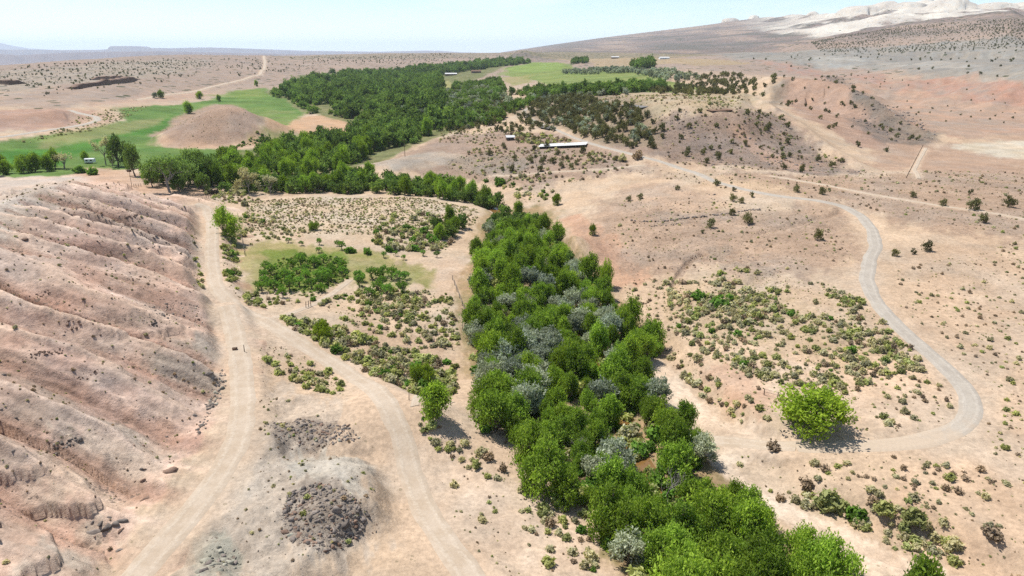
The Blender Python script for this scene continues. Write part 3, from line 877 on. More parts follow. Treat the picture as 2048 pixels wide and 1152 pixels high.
# pale sandstone band: by place on the ridge and by the steep domes
wh = np.zeros(len(GX))
ci = np.nonzero((r_all > 2650) & (r_all < 9500) & (u_all > 1330))[0]
_, uu, tt, _ = cuesta_z(GX[ci], GY[ci])
nb = fbm(GX[ci], GY[ci], 380, 4, 91)
lo = np.interp(uu, [1330, 1480, 1560, 1640, 2050], [.9, .62, .42, .30, .22])
band = sstep(lo - .05, lo + .06, tt + .16 * nb) * sstep(1440, 1640, uu + 60 * nb)
wh[ci] = band * sstep(-.28, -.05, fbm(GX[ci], GY[ci], 190, 4, 93) + .12)
for (u_, v_, rr_, hw_, hh_) in DOMES:
    c_ = px_range(u_, rr_, CAMZ); R2 = hw_ / FPX * rr_ * 1.15
    a_ = (GX - c_[0]) * c_[1] / rr_ - (GY - c_[1]) * c_[0] / rr_; b_ = (GX - c_[0]) * c_[0] / rr_ + (GY - c_[1]) * c_[1] / rr_
    wh = np.maximum(wh, .95 * (1 - sstep(.9, 1.2, (a_ / R2) ** 2 + (b_ / (R2 * 2)) ** 2)))
wA, wB = np.array(alb(244, 236, 220, .98)), np.array(alb(214, 205, 192))
nw = np.clip(.5 + fbm(GX, GY, 120, 4, 94), 0, 1)[:, None]
col = col * (1 - wh[:, None]) + (wA * nw + wB * (1 - nw)) * wh[:, None]
dot = dot * (1 - .93 * wh)
# red / pink strata following height on the near hill slopes
hm = (GX < -30) & (GY < 260) & (GZ > 4.5)
st = fbm(GZ * 1.0 + .05 * GX, GX * .03 + GY * .02, 2.6, 3, 95)
stw = (sstep(.05, .45, st) * hm * .38)[:, None]
col = col * (1 - stw) + np.array(alb(198, 158, 138)) * stw
stg = (sstep(.1, .5, -st) * hm * .25)[:, None]
col = col * (1 - stg) + np.array(alb(196, 184, 168)) * stg
# bare pale clay on the spurs, stony rubble washed into the gullies of the hill
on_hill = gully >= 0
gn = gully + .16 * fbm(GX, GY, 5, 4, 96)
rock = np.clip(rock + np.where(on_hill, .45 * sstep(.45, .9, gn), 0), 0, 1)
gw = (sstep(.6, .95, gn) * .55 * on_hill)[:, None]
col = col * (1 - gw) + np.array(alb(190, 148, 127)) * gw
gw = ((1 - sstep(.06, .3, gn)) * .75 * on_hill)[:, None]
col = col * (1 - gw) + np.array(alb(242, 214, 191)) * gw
col *= (1 + .22 * np.clip(streak, -1, 1))[:, None]
row = noise2((GX * .3 + GY) / 9.0, (GX - .3 * GY) / 150.0, 401) + .6 * fbm(GX, GY, 26, 4, 402)
col *= (1 + .17 * row * ((col[:, 1] > col[:, 0]) & (r_all > 280)))[:, None]
# bleached road verges
for (line, hw, sh), (name, _, _, typ, _, _) in zip(ROADFLAT, ROADS):
    m = np.nonzero((GX > line[:, 0].min() - 12) & (GX < line[:, 0].max() + 12) & (GY > line[:, 1].min() - 12) & (GY < line[:, 1].max() + 12))[0]
    if len(m):
        d, _, _, _ = seg_dist(GX[m], GY[m], line)
        wv = (1 - sstep(hw * .9, hw * 1.25 + sh, d + .8 * fbm(GX[m], GY[m], 3, 3, 97))) * (.75 if typ == "dirt" else .4)
        col[m] = col[m] * (1 - wv[:, None]) + np.array(alb(216, 192, 166)) * wv[:, None]
        rock[m] *= (1 - wv); dot[m] *= (1 - wv)

gm, gnt, gb = mat("ground")
g = NT(gnt)
geo = g.n("ShaderNodeNewGeometry")
pos = geo.outputs["Position"]
ca = g.attr("Col").outputs["Color"]
rk = g.attr("Rock").outputs["Fac"]
dt = g.attr("Dot").outputs["Fac"]
fine = g.noise(1.1, 6, .72, pos)
coarse = g.noise(.11, 5, .6, pos)
v1 = g.math('MULTIPLY_ADD', g.ramp(fine, .28, .72), .42, .79)
v2 = g.math('MULTIPLY_ADD', g.ramp(coarse, .25, .75), .26, .88)
vv = g.math('MULTIPLY', v1, v2)
cc = g.n("ShaderNodeVectorMath", operation='SCALE'); gnt.links.new(ca, cc.inputs[0]); gnt.links.new(vv, cc.inputs[3])
hue = g.noise(.045, 4, .6, pos)
tint = g.mix(g.ramp(hue, .4, .68), (1.03, .98, .93), (.97, 1.0, 1.03))
c1 = g.mix(1.0, cc.outputs[0], tint, 'MULTIPLY')
# dark stones and rubble where the ground is rocky
vo = g.n("ShaderNodeTexVoronoi", feature='F1'); vo.inputs["Scale"].default_value = 1.5; gnt.links.new(pos, vo.inputs["Vector"])
vo2 = g.n("ShaderNodeTexVoronoi", feature='F1'); vo2.inputs["Scale"].default_value = .55; gnt.links.new(pos, vo2.inputs["Vector"])
clump = g.noise(.28, 4, .65, pos)
thr = g.math('MULTIPLY', rk, g.ramp(clump, .42, .66))
st1 = g.math('MULTIPLY', g.math('LESS_THAN', vo.outputs["Distance"], g.math('MULTIPLY', thr, .52)), .75)
st2 = g.math('MULTIPLY', g.math('LESS_THAN', vo2.outputs["Distance"], g.math('MULTIPLY', thr, .34)), .7)
stn = g.math('MAXIMUM', st1, st2)
stonec = g.mix(vo.outputs["Color"], alb(112, 100, 92), alb(160, 140, 124))
c2 = g.mix(stn, c1, stonec)
mott = g.math('MULTIPLY', g.ramp(g.noise(.33, 6, .75, pos), .47, .62), g.math('MULTIPLY', rk, .62))
c2 = g.mix(mott, c2, g.mix(1.0, c2, (.66, .61, .57), 'MULTIPLY'))
# thin dry tufts and pebbles everywhere
vo3 = g.n("ShaderNodeTexVoronoi", feature='F1'); vo3.inputs["Scale"].default_value = .8; gnt.links.new(pos, vo3.inputs["Vector"])
tuft = g.math('MULTIPLY', g.math('LESS_THAN', vo3.outputs["Distance"], g.math('MULTIPLY', g.ramp(clump, .45, .75), .28)), .5)
sp = g.math('MULTIPLY', g.ramp(g.noise(2.6, 3, .7, pos), .60, .70), .45)
c3 = g.mix(sp, g.mix(tuft, c2, alb(140, 128, 100)), alb(142, 120, 98))
# far junipers, one cell each
vo4 = g.n("ShaderNodeTexVoronoi", feature='F1', voronoi_dimensions='2D'); vo4.inputs["Scale"].default_value = 1 / 15.0; gnt.links.new(pos, vo4.inputs["Vector"])
sep = g.n("ShaderNodeSeparateColor"); gnt.links.new(vo4.outputs["Color"], sep.inputs[0])
keep = g.math('LESS_THAN', sep.outputs[0], dt)
big = g.math('MULTIPLY_ADD', sep.outputs[1], .22, .16)
jd = g.math('MULTIPLY', keep, g.math('LESS_THAN', vo4.outputs["Distance"], big))
c4 = g.mix(g.math('MULTIPLY', jd, .85), c3, alb(84, 90, 62))
gnt.links.new(c4, gb.inputs["Base Color"])
gb.inputs["Roughness"].default_value = 1.0
gb.inputs["Specular IOR Level"].default_value = 0.05
hgt = g.math('MULTIPLY', g.noise(.9, 6, .7, pos), g.math('MULTIPLY_ADD', rk, .9, .35))
bmp = g.n("ShaderNodeBump"); bmp.inputs["Strength"].default_value = .8; bmp.inputs["Distance"].default_value = .55
gnt.links.new(hgt, bmp.inputs["Height"])
gnt.links.new(bmp.outputs[0], gb.inputs["Normal"])

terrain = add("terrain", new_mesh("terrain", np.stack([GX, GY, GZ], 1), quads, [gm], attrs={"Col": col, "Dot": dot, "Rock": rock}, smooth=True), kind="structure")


# ------------------------------------------------------------------ road sheets
def road_mat(name, a, b, rut):
    m, nt, bs = mat(name)
    h = NT(nt)
    ps = h.n("ShaderNodeNewGeometry").outputs["Position"]
    c = h.attr("Across").outputs["Fac"]
    nz = h.noise(.35, 5, .6, ps)
    nf = h.noise(2.4, 5, .65, ps)
    base = h.mix(h.ramp(nz, .35, .65), alb(*a), alb(*b))
    w = h.math('ADD', h.math('ABSOLUTE', c), h.math('MULTIPLY_ADD', nz, .36, -.18))
    tr = h.math('SUBTRACT', 1.0, h.ramp(h.math('ABSOLUTE', h.math('SUBTRACT', w, .45)), .06, .2))
    base = h.mix(h.math('MULTIPLY', h.math('MULTIPLY', tr, h.ramp(nf, .3, .7)), .5), base, alb(*rut))
    edge = h.ramp(h.math('ADD', h.math('ABSOLUTE', c), h.math('MULTIPLY_ADD', nf, .3, -.15)), .82, 1.0)
    base = h.mix(h.math('MULTIPLY', edge, .6), base, alb(206, 180, 152))
    base = h.mix(h.ramp(h.math('ADD', h.attr('Sand').outputs['Fac'], h.math('MULTIPLY_ADD', nz, .6, -.3)), .3, .7), base, alb(218, 196, 170))
    sc = h.n("ShaderNodeVectorMath", operation='SCALE')
    nt.links.new(base, sc.inputs[0]); nt.links.new(h.math('MULTIPLY_ADD', nf, .4, .8), sc.inputs[3])
    nt.links.new(sc.outputs[0], bs.inputs["Base Color"])
    bp = h.n("ShaderNodeBump"); bp.inputs["Strength"].default_value = .4; bp.inputs["Distance"].default_value = .1
    nt.links.new(h.math('SUBTRACT', nf, h.math('MULTIPLY', tr, .5)), bp.inputs["Height"]); nt.links.new(bp.outputs[0], bs.inputs["Normal"])
    return m


RM = {"dirt": road_mat("road_dirt", (218, 198, 174), (206, 184, 158), (230, 214, 192)), "gravel": road_mat("road_gravel", (205, 193, 176), (192, 180, 164), (222, 211, 195))}
for (name, hw, sh, typ, px, lab), Q in zip(ROADS, road_lines):
    t = np.gradient(Q[:, :2], axis=0)
    t /= np.linalg.norm(t, axis=1)[:, None] + 1e-9
    nrm = np.stack([-t[:, 1], t[:, 0]], 1)
    K = 9
    off = np.linspace(-1, 1, K)
    wob = 1 + .22 * fbm(Q[:, 0], Q[:, 1], 5, 4, 131)
    wob2 = 1 + .22 * fbm(Q[:, 0], Q[:, 1], 5, 4, 132)
    V = []; A = []
    for k in range(K):
        o = off[k] * hw * np.where(off[k] < 0, wob, wob2)
        x = Q[:, 0] + nrm[:, 0] * o; y = Q[:, 1] + nrm[:, 1] * o
        rr = np.hypot(x, y)
        lift = .05 + .00035 * rr
        z = ground(x, y) + (lift if 0 < k < K - 1 else -.10)
        V.append(np.stack([x, y, z], 1)); A.append(np.full(len(x), off[k]))
    V = np.stack(V, 1).reshape(-1, 3); A = np.stack(A, 1).ravel()
    idx = np.arange(len(Q) * K).reshape(len(Q), K)
    F = np.stack([idx[:-1, :-1], idx[:-1, 1:], idx[1:, 1:], idx[1:, :-1]], -1).reshape(-1, 4)
    add(name, new_mesh(name, V, F, [RM[typ]], attrs={"Across": A, "Sand": np.repeat(np.clip(1 - np.arange(len(Q)) / (len(Q) * .16), 0, 1) if name == 'gravel_road' else np.zeros(len(Q)), K)}, smooth=True), label=lab, cat="road", kind="structure")

# ------------------------------------------------------------------ plants: mesh builders
RNG = np.random.default_rng(11)


def unit(v):
    return v / (np.linalg.norm(v, axis=-1, keepdims=True) + 1e-9)


def leaf_quads(C, N, S, rng, aspect=1.5, ax=None):
    """one small leaf-spray face per centre"""
    n = len(C)
    N = unit(N)
    if ax is None:
        t = unit(np.cross(N, unit(rng.normal(size=(n, 3)))))
    else:
        t = unit(ax + .45 * rng.normal(size=(n, 3)))
        N = unit(N - t * (N * t).sum(1, keepdims=True))
    b = np.cross(N, t)
    S = np.asarray(S).reshape(-1, 1)
    a = t * S * .5 * aspect; c = b * S * .5
    bend = N * S * .18
    V = np.stack([C - a, C - c * .9 + bend, C + a, C + c + bend * .4], 1).reshape(-1, 3)
    F = np.arange(4 * n).reshape(n, 4)
    return V, F


def tube(path, rad, sides=6):
    path = np.asarray(path, float); rad = np.asarray(rad, float)
    n = len(path)
    t = unit(np.gradient(path, axis=0))
    ref = np.array([.31, .95, .1])
    u = unit(np.cross(t, ref)); w = np.cross(t, u)
    ang = np.arange(sides) * 2 * math.pi / sides
    V = path[:, None] + (u[:, None] * np.cos(ang)[None, :, None] + w[:, None] * np.sin(ang)[None, :, None]) * rad[:, None, None]
    V = V.reshape(-1, 3)
    i = np.arange(n - 1)[:, None] * sides; j = np.arange(sides)[None]; j2 = (j + 1) % sides
    F = np.stack([i + j, i + j2, i + sides + j2, i + sides + j], -1).reshape(-1, 4)
    return V, F


def merge(parts):
    Vs, Fs, o = [], [], 0
    for V, F in parts:
        Vs.append(V); Fs.append(F + o); o += len(V)
    return np.concatenate(Vs), np.concatenate(Fs)


def leaf_material(name, a, b, c, trans=.32, tk=1.35):
    """a = usual leaf, b = lighter, c = darker"""
    m = bpy.data.materials.new(name); m.use_nodes = True
    nt = m.node_tree; nt.nodes.clear(); h = NT(nt)
    out = h.n("ShaderNodeOutputMaterial")
    tint = h.attr("Tint").outputs["Fac"]
    oi = h.n("ShaderNodeObjectInfo").outputs["Random"]
    c1 = h.mix(tint, c, b)
    c2 = h.mix(.5, c1, a)
    k = h.math('MULTIPLY_ADD', oi, .62, .62)
    sc = h.n("ShaderNodeVectorMath", operation='SCALE'); nt.links.new(c2, sc.inputs[0]); nt.links.new(k, sc.inputs[3])
    yel = h.mix(h.math('MULTIPLY', h.math('FRACT', h.math('MULTIPLY', oi, 7.31)), .35), sc.outputs[0], h.mix(1.0, sc.outputs[0], (1.35, 1.12, .7), 'MULTIPLY'))
    d = h.n("ShaderNodeBsdfDiffuse"); nt.links.new(yel, d.inputs[0])
    t = h.n("ShaderNodeBsdfTranslucent")
    tc = h.mix(1.0, yel, (tk, tk * 1.05, tk * .6), 'MULTIPLY'); nt.links.new(tc, t.inputs[0])
    mx = h.n("ShaderNodeMixShader"); mx.inputs[0].default_value = trans
    nt.links.new(d.outputs[0], mx.inputs[1]); nt.links.new(t.outputs[0], mx.inputs[2])
    nt.links.new(mx.outputs[0], out.inputs[0])
    return m


LK = 1.0
M_COT = leaf_material("cottonwood_leaves", alb(124, 154, 62, 1.7), alb(160, 184, 76, 2.1), alb(88, 120, 50, 1.15), .42)
M_WOODS = leaf_material("woodland_leaves", alb(112, 140, 76, 1.5), alb(146, 168, 90, 1.75), alb(78, 108, 60, 1.05), .36)
M_OLV = leaf_material("olive_leaves", alb(168, 178, 160, 1.55), alb(194, 202, 186, 1.6), alb(138, 150, 130, 1.35), .3, 1.1)
M_JUN = leaf_material("juniper_leaves", alb(124, 124, 86, 1.6), alb(142, 140, 98, 1.6), alb(102, 104, 72, 1.4), .25, 1.0)
M_ORC = leaf_material("orchard_leaves", alb(108, 146, 66, 1.7), alb(130, 164, 76, 1.8), alb(86, 120, 54, 1.4), .40)
M_SAGE = leaf_material("sage_leaves", alb(180, 176, 146, 2.1), alb(194, 188, 160, 2.0), alb(160, 156, 126, 2.0), .45, 1.0)
M_RAB = leaf_material("rabbitbrush_leaves", alb(166, 172, 116, 2.1), alb(184, 188, 132, 2.0), alb(146, 152, 98, 1.9), .45, 1.0)
M_DRY = leaf_material("dry_brush_twigs", alb(170, 150, 128, 1.6), alb(188, 168, 144, 1.6), alb(144, 124, 106, 1.5), .25, 1.0)
M_LIME = leaf_material("bright_leaves", alb(142, 170, 62, 1.4), alb(168, 190, 74, 1.6), alb(110, 142, 52, 1.1), .42)

mb, nt_, bb = mat("bark")
h_ = NT(nt_)
ps_ = h_.n("ShaderNodeNewGeometry").outputs["Position"]
nt_.links.new(h_.mix(h_.noise(3.0, 4, .6, ps_), alb(120, 106, 92), alb(164, 150, 134)), bb.inputs["Base Color"])
M_BARK = mb
mg, nt_, bb = mat("dead_wood")
h_ = NT(nt_)
ps_ = h_.n("ShaderNodeNewGeometry").outputs["Position"]
nt_.links.new(h_.mix(h_.noise(2.0, 4, .6, ps_), alb(160, 152, 142), alb(196, 188, 176)), bb.inputs["Base Color"])
M_DEAD = mg


def tree_shapes(seed, h, w, nlobe, nspray, per, ls, up=.75, low=.25, tall=.30, spray_len=1.3, stems=1, limb_r=.14, mat_leaf=None, flat=1.0):
    """returns (trunk mesh, crown mesh): limbs ending in lobes, each lobe a cloud of upright leaf sprays"""
    rng = np.random.default_rng(seed)
    lobes = []
    for i in range(nlobe):
        a = i * 2.399 + rng.uniform(-.4, .4)
        f = math.sqrt((i + .5) / nlobe)
        rad = w * .36 * f * rng.uniform(.75, 1.25)
        zt = h * (low + (1 - low - tall * .62) * (1 - .5 * f * f) * rng.uniform(.62, 1.08))
        rz = h * tall * rng.uniform(.7, 1.15)
        rx = w * rng.uniform(.17, .25) * flat
        lobes.append((np.array([rad * math.cos(a), rad * math.sin(a), zt]), rx, rz))
    if nlobe > 3:                       # a few low skirts
        for i in range(max(2, nlobe // 3)):
            a = rng.uniform(0, 6.28); rad = w * rng.uniform(.26, .38)
            lobes.append((np.array([rad * math.cos(a), rad * math.sin(a), h * rng.uniform(low * .7, low * 1.3)]), w * rng.uniform(.12, .2) * flat, h * tall * .6))
    vol = np.array([l[1] ** 1.4 * l[2] ** .7 for l in lobes]); vol /= vol.sum()
    C, N, S, T, A = [], [], [], [], []
    lob_t = rng.uniform(-.38, .38, len(lobes))
    for (c, rx, rz), vf in zip(lobes, vol):
        k = max(3, int(round(nspray * vf)))
        d = unit(rng.normal(size=(k, 3)) + np.array([0, 0, .25]))
        rr = rng.uniform(.12, 1, (k, 1)) ** .4
        rr *= 1 + .22 * rng.normal(size=(k, 1))
        base = c + d * rr * np.array([rx, rx, rz])
        ax = unit(d * np.array([1, 1, .35]) * (1 - up) + np.array([0, 0, 1.0]) * up + rng.normal(size=(k, 3)) * .22)
        L = spray_len * rng.uniform(.5, 1.25, (k, 1))
        tn = np.clip(rng.normal(.5 + lob_t[len(C) // per % len(lobes)], .2, k), 0, 1)
        for q in range(per):
            f = (q + rng.uniform(0, 1, (k, 1))) / per
            wd = .26 * spray_len * (1 - .7 * f)
            pos = base + ax * L * (f - .45) + rng.normal(size=(k, 3)) * wd
            C.append(pos); A.append(ax)
            N.append(unit(rng.normal(size=(k, 3)) + .8 * d + .35 * np.array([0, 0, 1])))
            S.append(ls * rng.uniform(.65, 1.3, k) * (1.05 - .35 * f[:, 0]))
            T.append(np.clip(tn + rng.normal(0, .14, k), 0, 1))
    C = np.concatenate(C); N = np.concatenate(N); S = np.concatenate(S); T = np.concatenate(T); A = np.concatenate(A)
    keep = C[:, 2] > .04 * h
    C, N, S, T, A = C[keep], N[keep], S[keep], T[keep], A[keep]
    V, F = leaf_quads(C, N, S, rng, 2.1, A)
    crown = new_mesh("crown", V, F, [mat_leaf], attrs={"Tint": np.repeat(T, 4)})
    parts = []
    for sidx in range(stems):
        a0 = rng.uniform(0, 6.28)
        b0 = np.array([math.cos(a0), math.sin(a0), 0]) * (.0 if stems == 1 else .06 * w)
        top = np.array([rng.normal(0, .05) * w, rng.normal(0, .05) * w, h * low * 1.0]) + b0 * 2
        r0 = limb_r * h / 8 * 1.9 / math.sqrt(stems)
        parts.append(tube([b0 + [0, 0, -.35], b0 + [0, 0, .15 * h * low], (b0 + top) / 2 + rng.normal(0, .02 * w, 3), top], [r0 * 1.45, r0 * 1.1, r0 * .9, r0 * .72], 7))
        for i, (c, rx, rz) in enumerate(lobes):
            if i % stems != sidx: continue
            mid = top * .5 + c * .5 + np.array([0, 0, -.03 * h]) + rng.normal(0, .03 * w, 3)
            end = c + np.array([0, 0, rz * .5])
            parts.append(tube([top - [0, 0, .05 * h], mid, c, end], [r0 * .62, r0 * .42, r0 * .26, r0 * .06], 5))
            for q in range(3):
                e2 = c + unit(rng.normal(size=3) + [0, 0, .6]) * np.array([rx, rx, rz]) * .9
                parts.append(tube([mid * .4 + c * .6, (c + e2) / 2, e2], [r0 * .2, r0 * .12, r0 * .04], 4))
    V, F = merge(parts)
    trunk = new_mesh("trunk", V, F, [M_BARK], smooth=True)
    return trunk, crown


def dead_shapes(seed, h, w, leaf=0.0, mat_leaf=None, nl=14):
    """bare spreading old tree; a few leaf sprays near the tips when leaf > 0"""
    rng = np.random.default_rng(seed)
    parts, tips = [], []

    def grow(p, d, L, r, lev):
        q = p + d * L
        m = (p + q) / 2 + rng.normal(0, .07 * L, 3)
        parts.append(tube([p, m, q], [r, r * .8, r * .55], 6 if lev < 2 else 4))
        if lev >= 5:
            tips.append(q); return
        for _ in range(rng.integers(2, 4) if lev else 4):
            nd = unit(d * .75 + rng.normal(size=3) * .55 + np.array([0, 0, .22]))
            grow(m * .35 + q * .65 if lev else q * .8 + p * .2, nd, L * rng.uniform(.55, .8), r * .55, lev + 1)
    grow(np.array([0, 0, -.4]), unit(np.array([rng.normal(0, .08), rng.normal(0, .08), 1])), h * .26, h * .019, 0)
    V, F = merge(parts)
    zmax = V[:, 2].max(); s = h / zmax
    sx = w / (np.ptp(V[:, 0]) * .5 + np.ptp(V[:, 1]) * .5)
    V = V * [sx, sx, s]
    trunk = new_mesh("trunk", V, F, [M_DEAD], smooth=True)
    crown = None
    if leaf > 0:
        tp = np.array(tips) * [sx, sx, s]
        tp = tp[rng.uniform(size=len(tp)) < leaf]
        C = np.repeat(tp, nl, 0) + rng.normal(0, .06 * w, (len(tp) * nl, 3))
        V, F = leaf_quads(C, rng.normal(size=C.shape) + [0, 0, .6], np.full(len(C), .5), rng)
        crown = new_mesh("crown", V, F, [mat_leaf], attrs={"Tint": np.repeat(rng.uniform(0, 1, len(C)), 4)})
    return trunk, crown


def shrub_shape(seed, n, mat_leaf, ls=.17, upright=.6, twigs=True, name="shrub"):
    """unit shrub: 1 m wide, about 0.75 m tall"""
    rng = np.random.default_rng(seed)
    k = n // 5
    d = unit(rng.normal(size=(k, 3))); d[:, 2] = np.abs(d[:, 2])
    lump = 1 + .25 * np.sin(d[:, 0] * 5 + seed) * np.cos(d[:, 1] * 4 + seed * 2)
    base = d * (rng.uniform(.1, 1, (k, 1)) ** .5) * lump[:, None] * np.array([.44, .44, .55])
    ax = unit(d * (1 - upright) + np.array([0, 0, upright]))
    C, S, T, N = [], [], [], []
    tn = rng.uniform(.2, .8, k)
    for q in range(5):
        C.append(base + ax * .24 * (q / 5 + rng.uniform(0, .2, (k, 1))) + rng.normal(0, .035, (k, 3)))
        S.append(ls * rng.uniform(.6, 1.25, k)); T.append(np.clip(tn + rng.normal(0, .15, k), 0, 1))
        N.append(d + rng.normal(size=(k, 3)) * .8)
    C = np.concatenate(C); C[:, 2] = np.maximum(C[:, 2], .02)
    V, F = leaf_quads(C, np.concatenate(N), np.concatenate(S), rng, 1.7)
    T = np.repeat(np.concatenate(T), 4)
    mi = np.zeros(len(F), int)
    if twigs:
        tw = []
        for _ in range(7):
            e = unit(rng.normal(size=3)) * [.4, .4, .5]; e[2] = abs(e[2]) + .15
            tw.append(tube([[0, 0, -.1], e * .5, e], [.03, .02, .008], 3))
        V2, F2 = merge(tw)
        F = np.concatenate([F, F2 + len(V)]); V = np.concatenate([V, V2]); T = np.concatenate([T, np.zeros(len(V2))])
        mi = np.concatenate([mi, np.ones(len(F2), int)])
    return new_mesh(name, V, F, [mat_leaf, M_BARK], mat_idx=mi, attrs={"Tint": T})


def rock_material(name, a, b):
    m, nt, bs = mat(name); h = NT(nt)
    tc = h.n("ShaderNodeTexCoord").outputs["Object"]
    oi = h.n("ShaderNodeObjectInfo").outputs["Random"]
    c = h.mix(h.noise(2.2, 5, .65, tc), a, b)
    sc = h.n("ShaderNodeVectorMath", operation='SCALE'); nt.links.new(c, sc.inputs[0]); nt.links.new(h.math('MULTIPLY_ADD', oi, .7, .6), sc.inputs[3])
    nt.links.new(sc.outputs[0], bs.inputs["Base Color"])
    bp = h.n("ShaderNodeBump"); bp.inputs["Strength"].default_value = .6; bp.inputs["Distance"].default_value = .12
    nt.links.new(h.noise(4.0, 5, .65, tc), bp.inputs["Height"]); nt.links.new(bp.outputs[0], bs.inputs["Normal"])
    return m


M_ROCK = rock_material("dark_rock", alb(130, 119, 111), alb(174, 160, 147))
M_ROCK2 = rock_material("brown_rock", alb(140, 112, 96), alb(182, 152, 130))
M_ROCK3 = rock_material("green_grey_rock", alb(166, 164, 146), alb(196, 188, 168))


def ico(sub):
    t = (1 + 5 ** .5) / 2
    V = [(-1, t, 0), (1, t, 0), (-1, -t, 0), (1, -t, 0), (0, -1, t), (0, 1, t), (0, -1, -t), (0, 1, -t), (t, 0, -1), (t, 0, 1), (-t, 0, -1), (-t, 0, 1)]
    F = [(0, 11, 5), (0, 5, 1), (0, 1, 7), (0, 7, 10), (0, 10, 11), (1, 5, 9), (5, 11, 4), (11, 10, 2), (10, 7, 6), (7, 1, 8), (3, 9, 4), (3, 4, 2), (3, 2, 6), (3, 6, 8), (3, 8, 9), (4, 9, 5), (2, 4, 11), (6, 2, 10), (8, 6, 7), (9, 8, 1)]
    V = [np.array(v) / np.linalg.norm(v) for v in V]
    for _ in range(sub):
        cache, G = {}, []

        def mid(a, b):
            k = (min(a, b), max(a, b))
            if k not in cache:
                m = V[a] + V[b]; V.append(m / np.linalg.norm(m)); cache[k] = len(V) - 1
            return cache[k]
        for a, b, c in F:
            x, y, z = mid(a, b), mid(b, c), mid(c, a)
            G += [(a, x, z), (b, y, x), (c, z, y), (x, y, z)]
        F = G
    return np.array(V), np.array(F)


def rock_shape(seed, m, sub=1, name="boulder"):
    rng = np.random.default_rng(seed)
    V, F = ico(sub)
    for _ in range(11):                     # knock flat facets off
        n = unit(rng.normal(size=3)); off = rng.uniform(.38, .8)
        dd = V @ n - off
        V = V - np.clip(dd, 0, None)[:, None] * n
    V = V * (1 + .07 * rng.normal(size=(len(V), 1))) * np.array([rng.uniform(.8, 1.15), rng.uniform(.7, 1.0), rng.uniform(.55, .8)])
    V[:, 2] += .32
    V *= .55
    return new_mesh(name, V, F, [m])


# ------------------------------------------------------------------ scattering
def in_poly(x, y, P):
    ins = np.zeros(len(x), bool)
    for i in range(len(P)):
        x0, y0 = P[i - 1][:2]; x1, y1 = P[i][:2]
        ins ^= ((y0 > y) != (y1 > y)) & (x < (x1 - x0) * (y - y0) / (y1 - y0 + 1e-12) + x0)
    return ins


ROAD_ALL = [(l, hw) for (l, hw, sh) in ROADFLAT]


def off_roads(x, y, margin):
    ok = np.ones(len(x), bool)
    for line, hw in ROAD_ALL:
        m = (x > line[:, 0].min() - 9) & (x < line[:, 0].max() + 9) & (y > line[:, 1].min() - 9) & (y < line[:, 1].max() + 9)
        if m.any():
            d, _, _, _ = seg_dist(x[m], y[m], line[::2] if len(line) > 40 else line)
            ok[m] &= d > hw + (margin[m] if hasattr(margin, '__len__') else margin)
    return ok


def scatter(poly, dens, mind, rng, cl=0.0, cscale=8.0, margin=.4, seed=0, cap=60000):
    """points (x, y, z) inside a pixel polygon laid on the ground, dens per square metre, at least mind apart, clumped by cl"""
    P = raycast(poly)
    P = P[~np.isnan(P[:, 0])]
    lo, hi = P[:, :2].min(0), P[:, :2].max(0)
    n = int(min(np.prod(hi - lo) * dens * (2 if cl else 1), cap))
    x = rng.uniform(lo[0], hi[0], n); y = rng.uniform(lo[1], hi[1], n)
    k = in_poly(x, y, P)
    x, y = x[k], y[k]
    if cl > 0 and len(x):
        nz = fbm(x, y, cscale, 3, 200 + seed)
        k = rng.uniform(size=len(x)) < np.clip(.5 + 1.6 * cl * nz, 0, 1)
        x, y = x[k], y[k]
    k = off_roads(x, y, margin); x, y = x[k], y[k]
    if mind > 0 and len(x):
        grid = {}
        keep = []
        for i in range(len(x)):
            gx, gy = int(x[i] // mind), int(y[i] // mind)
            ok = True
            for a in (-1, 0, 1):
                for b in (-1, 0, 1):
                    for j in grid.get((gx + a, gy + b), ()):
                        if (x[i] - x[j]) ** 2 + (y[i] - y[j]) ** 2 < mind * mind: ok = False; break
                    if not ok: break
                if not ok: break
            if ok:
                grid.setdefault((gx, gy), []).append(i); keep.append(i)
        x, y = x[keep], y[keep]
    if not len(x): return np.zeros((0, 3))
    return np.stack([x, y, ground(x, y)], 1)


def in_frame(P, top=0, pad=20):
    u, v, d = project(P + np.array([0, 0, top]))
    return (d > 0) & (u > -pad) & (u < 2048 + pad) & (v < 1152 + pad)


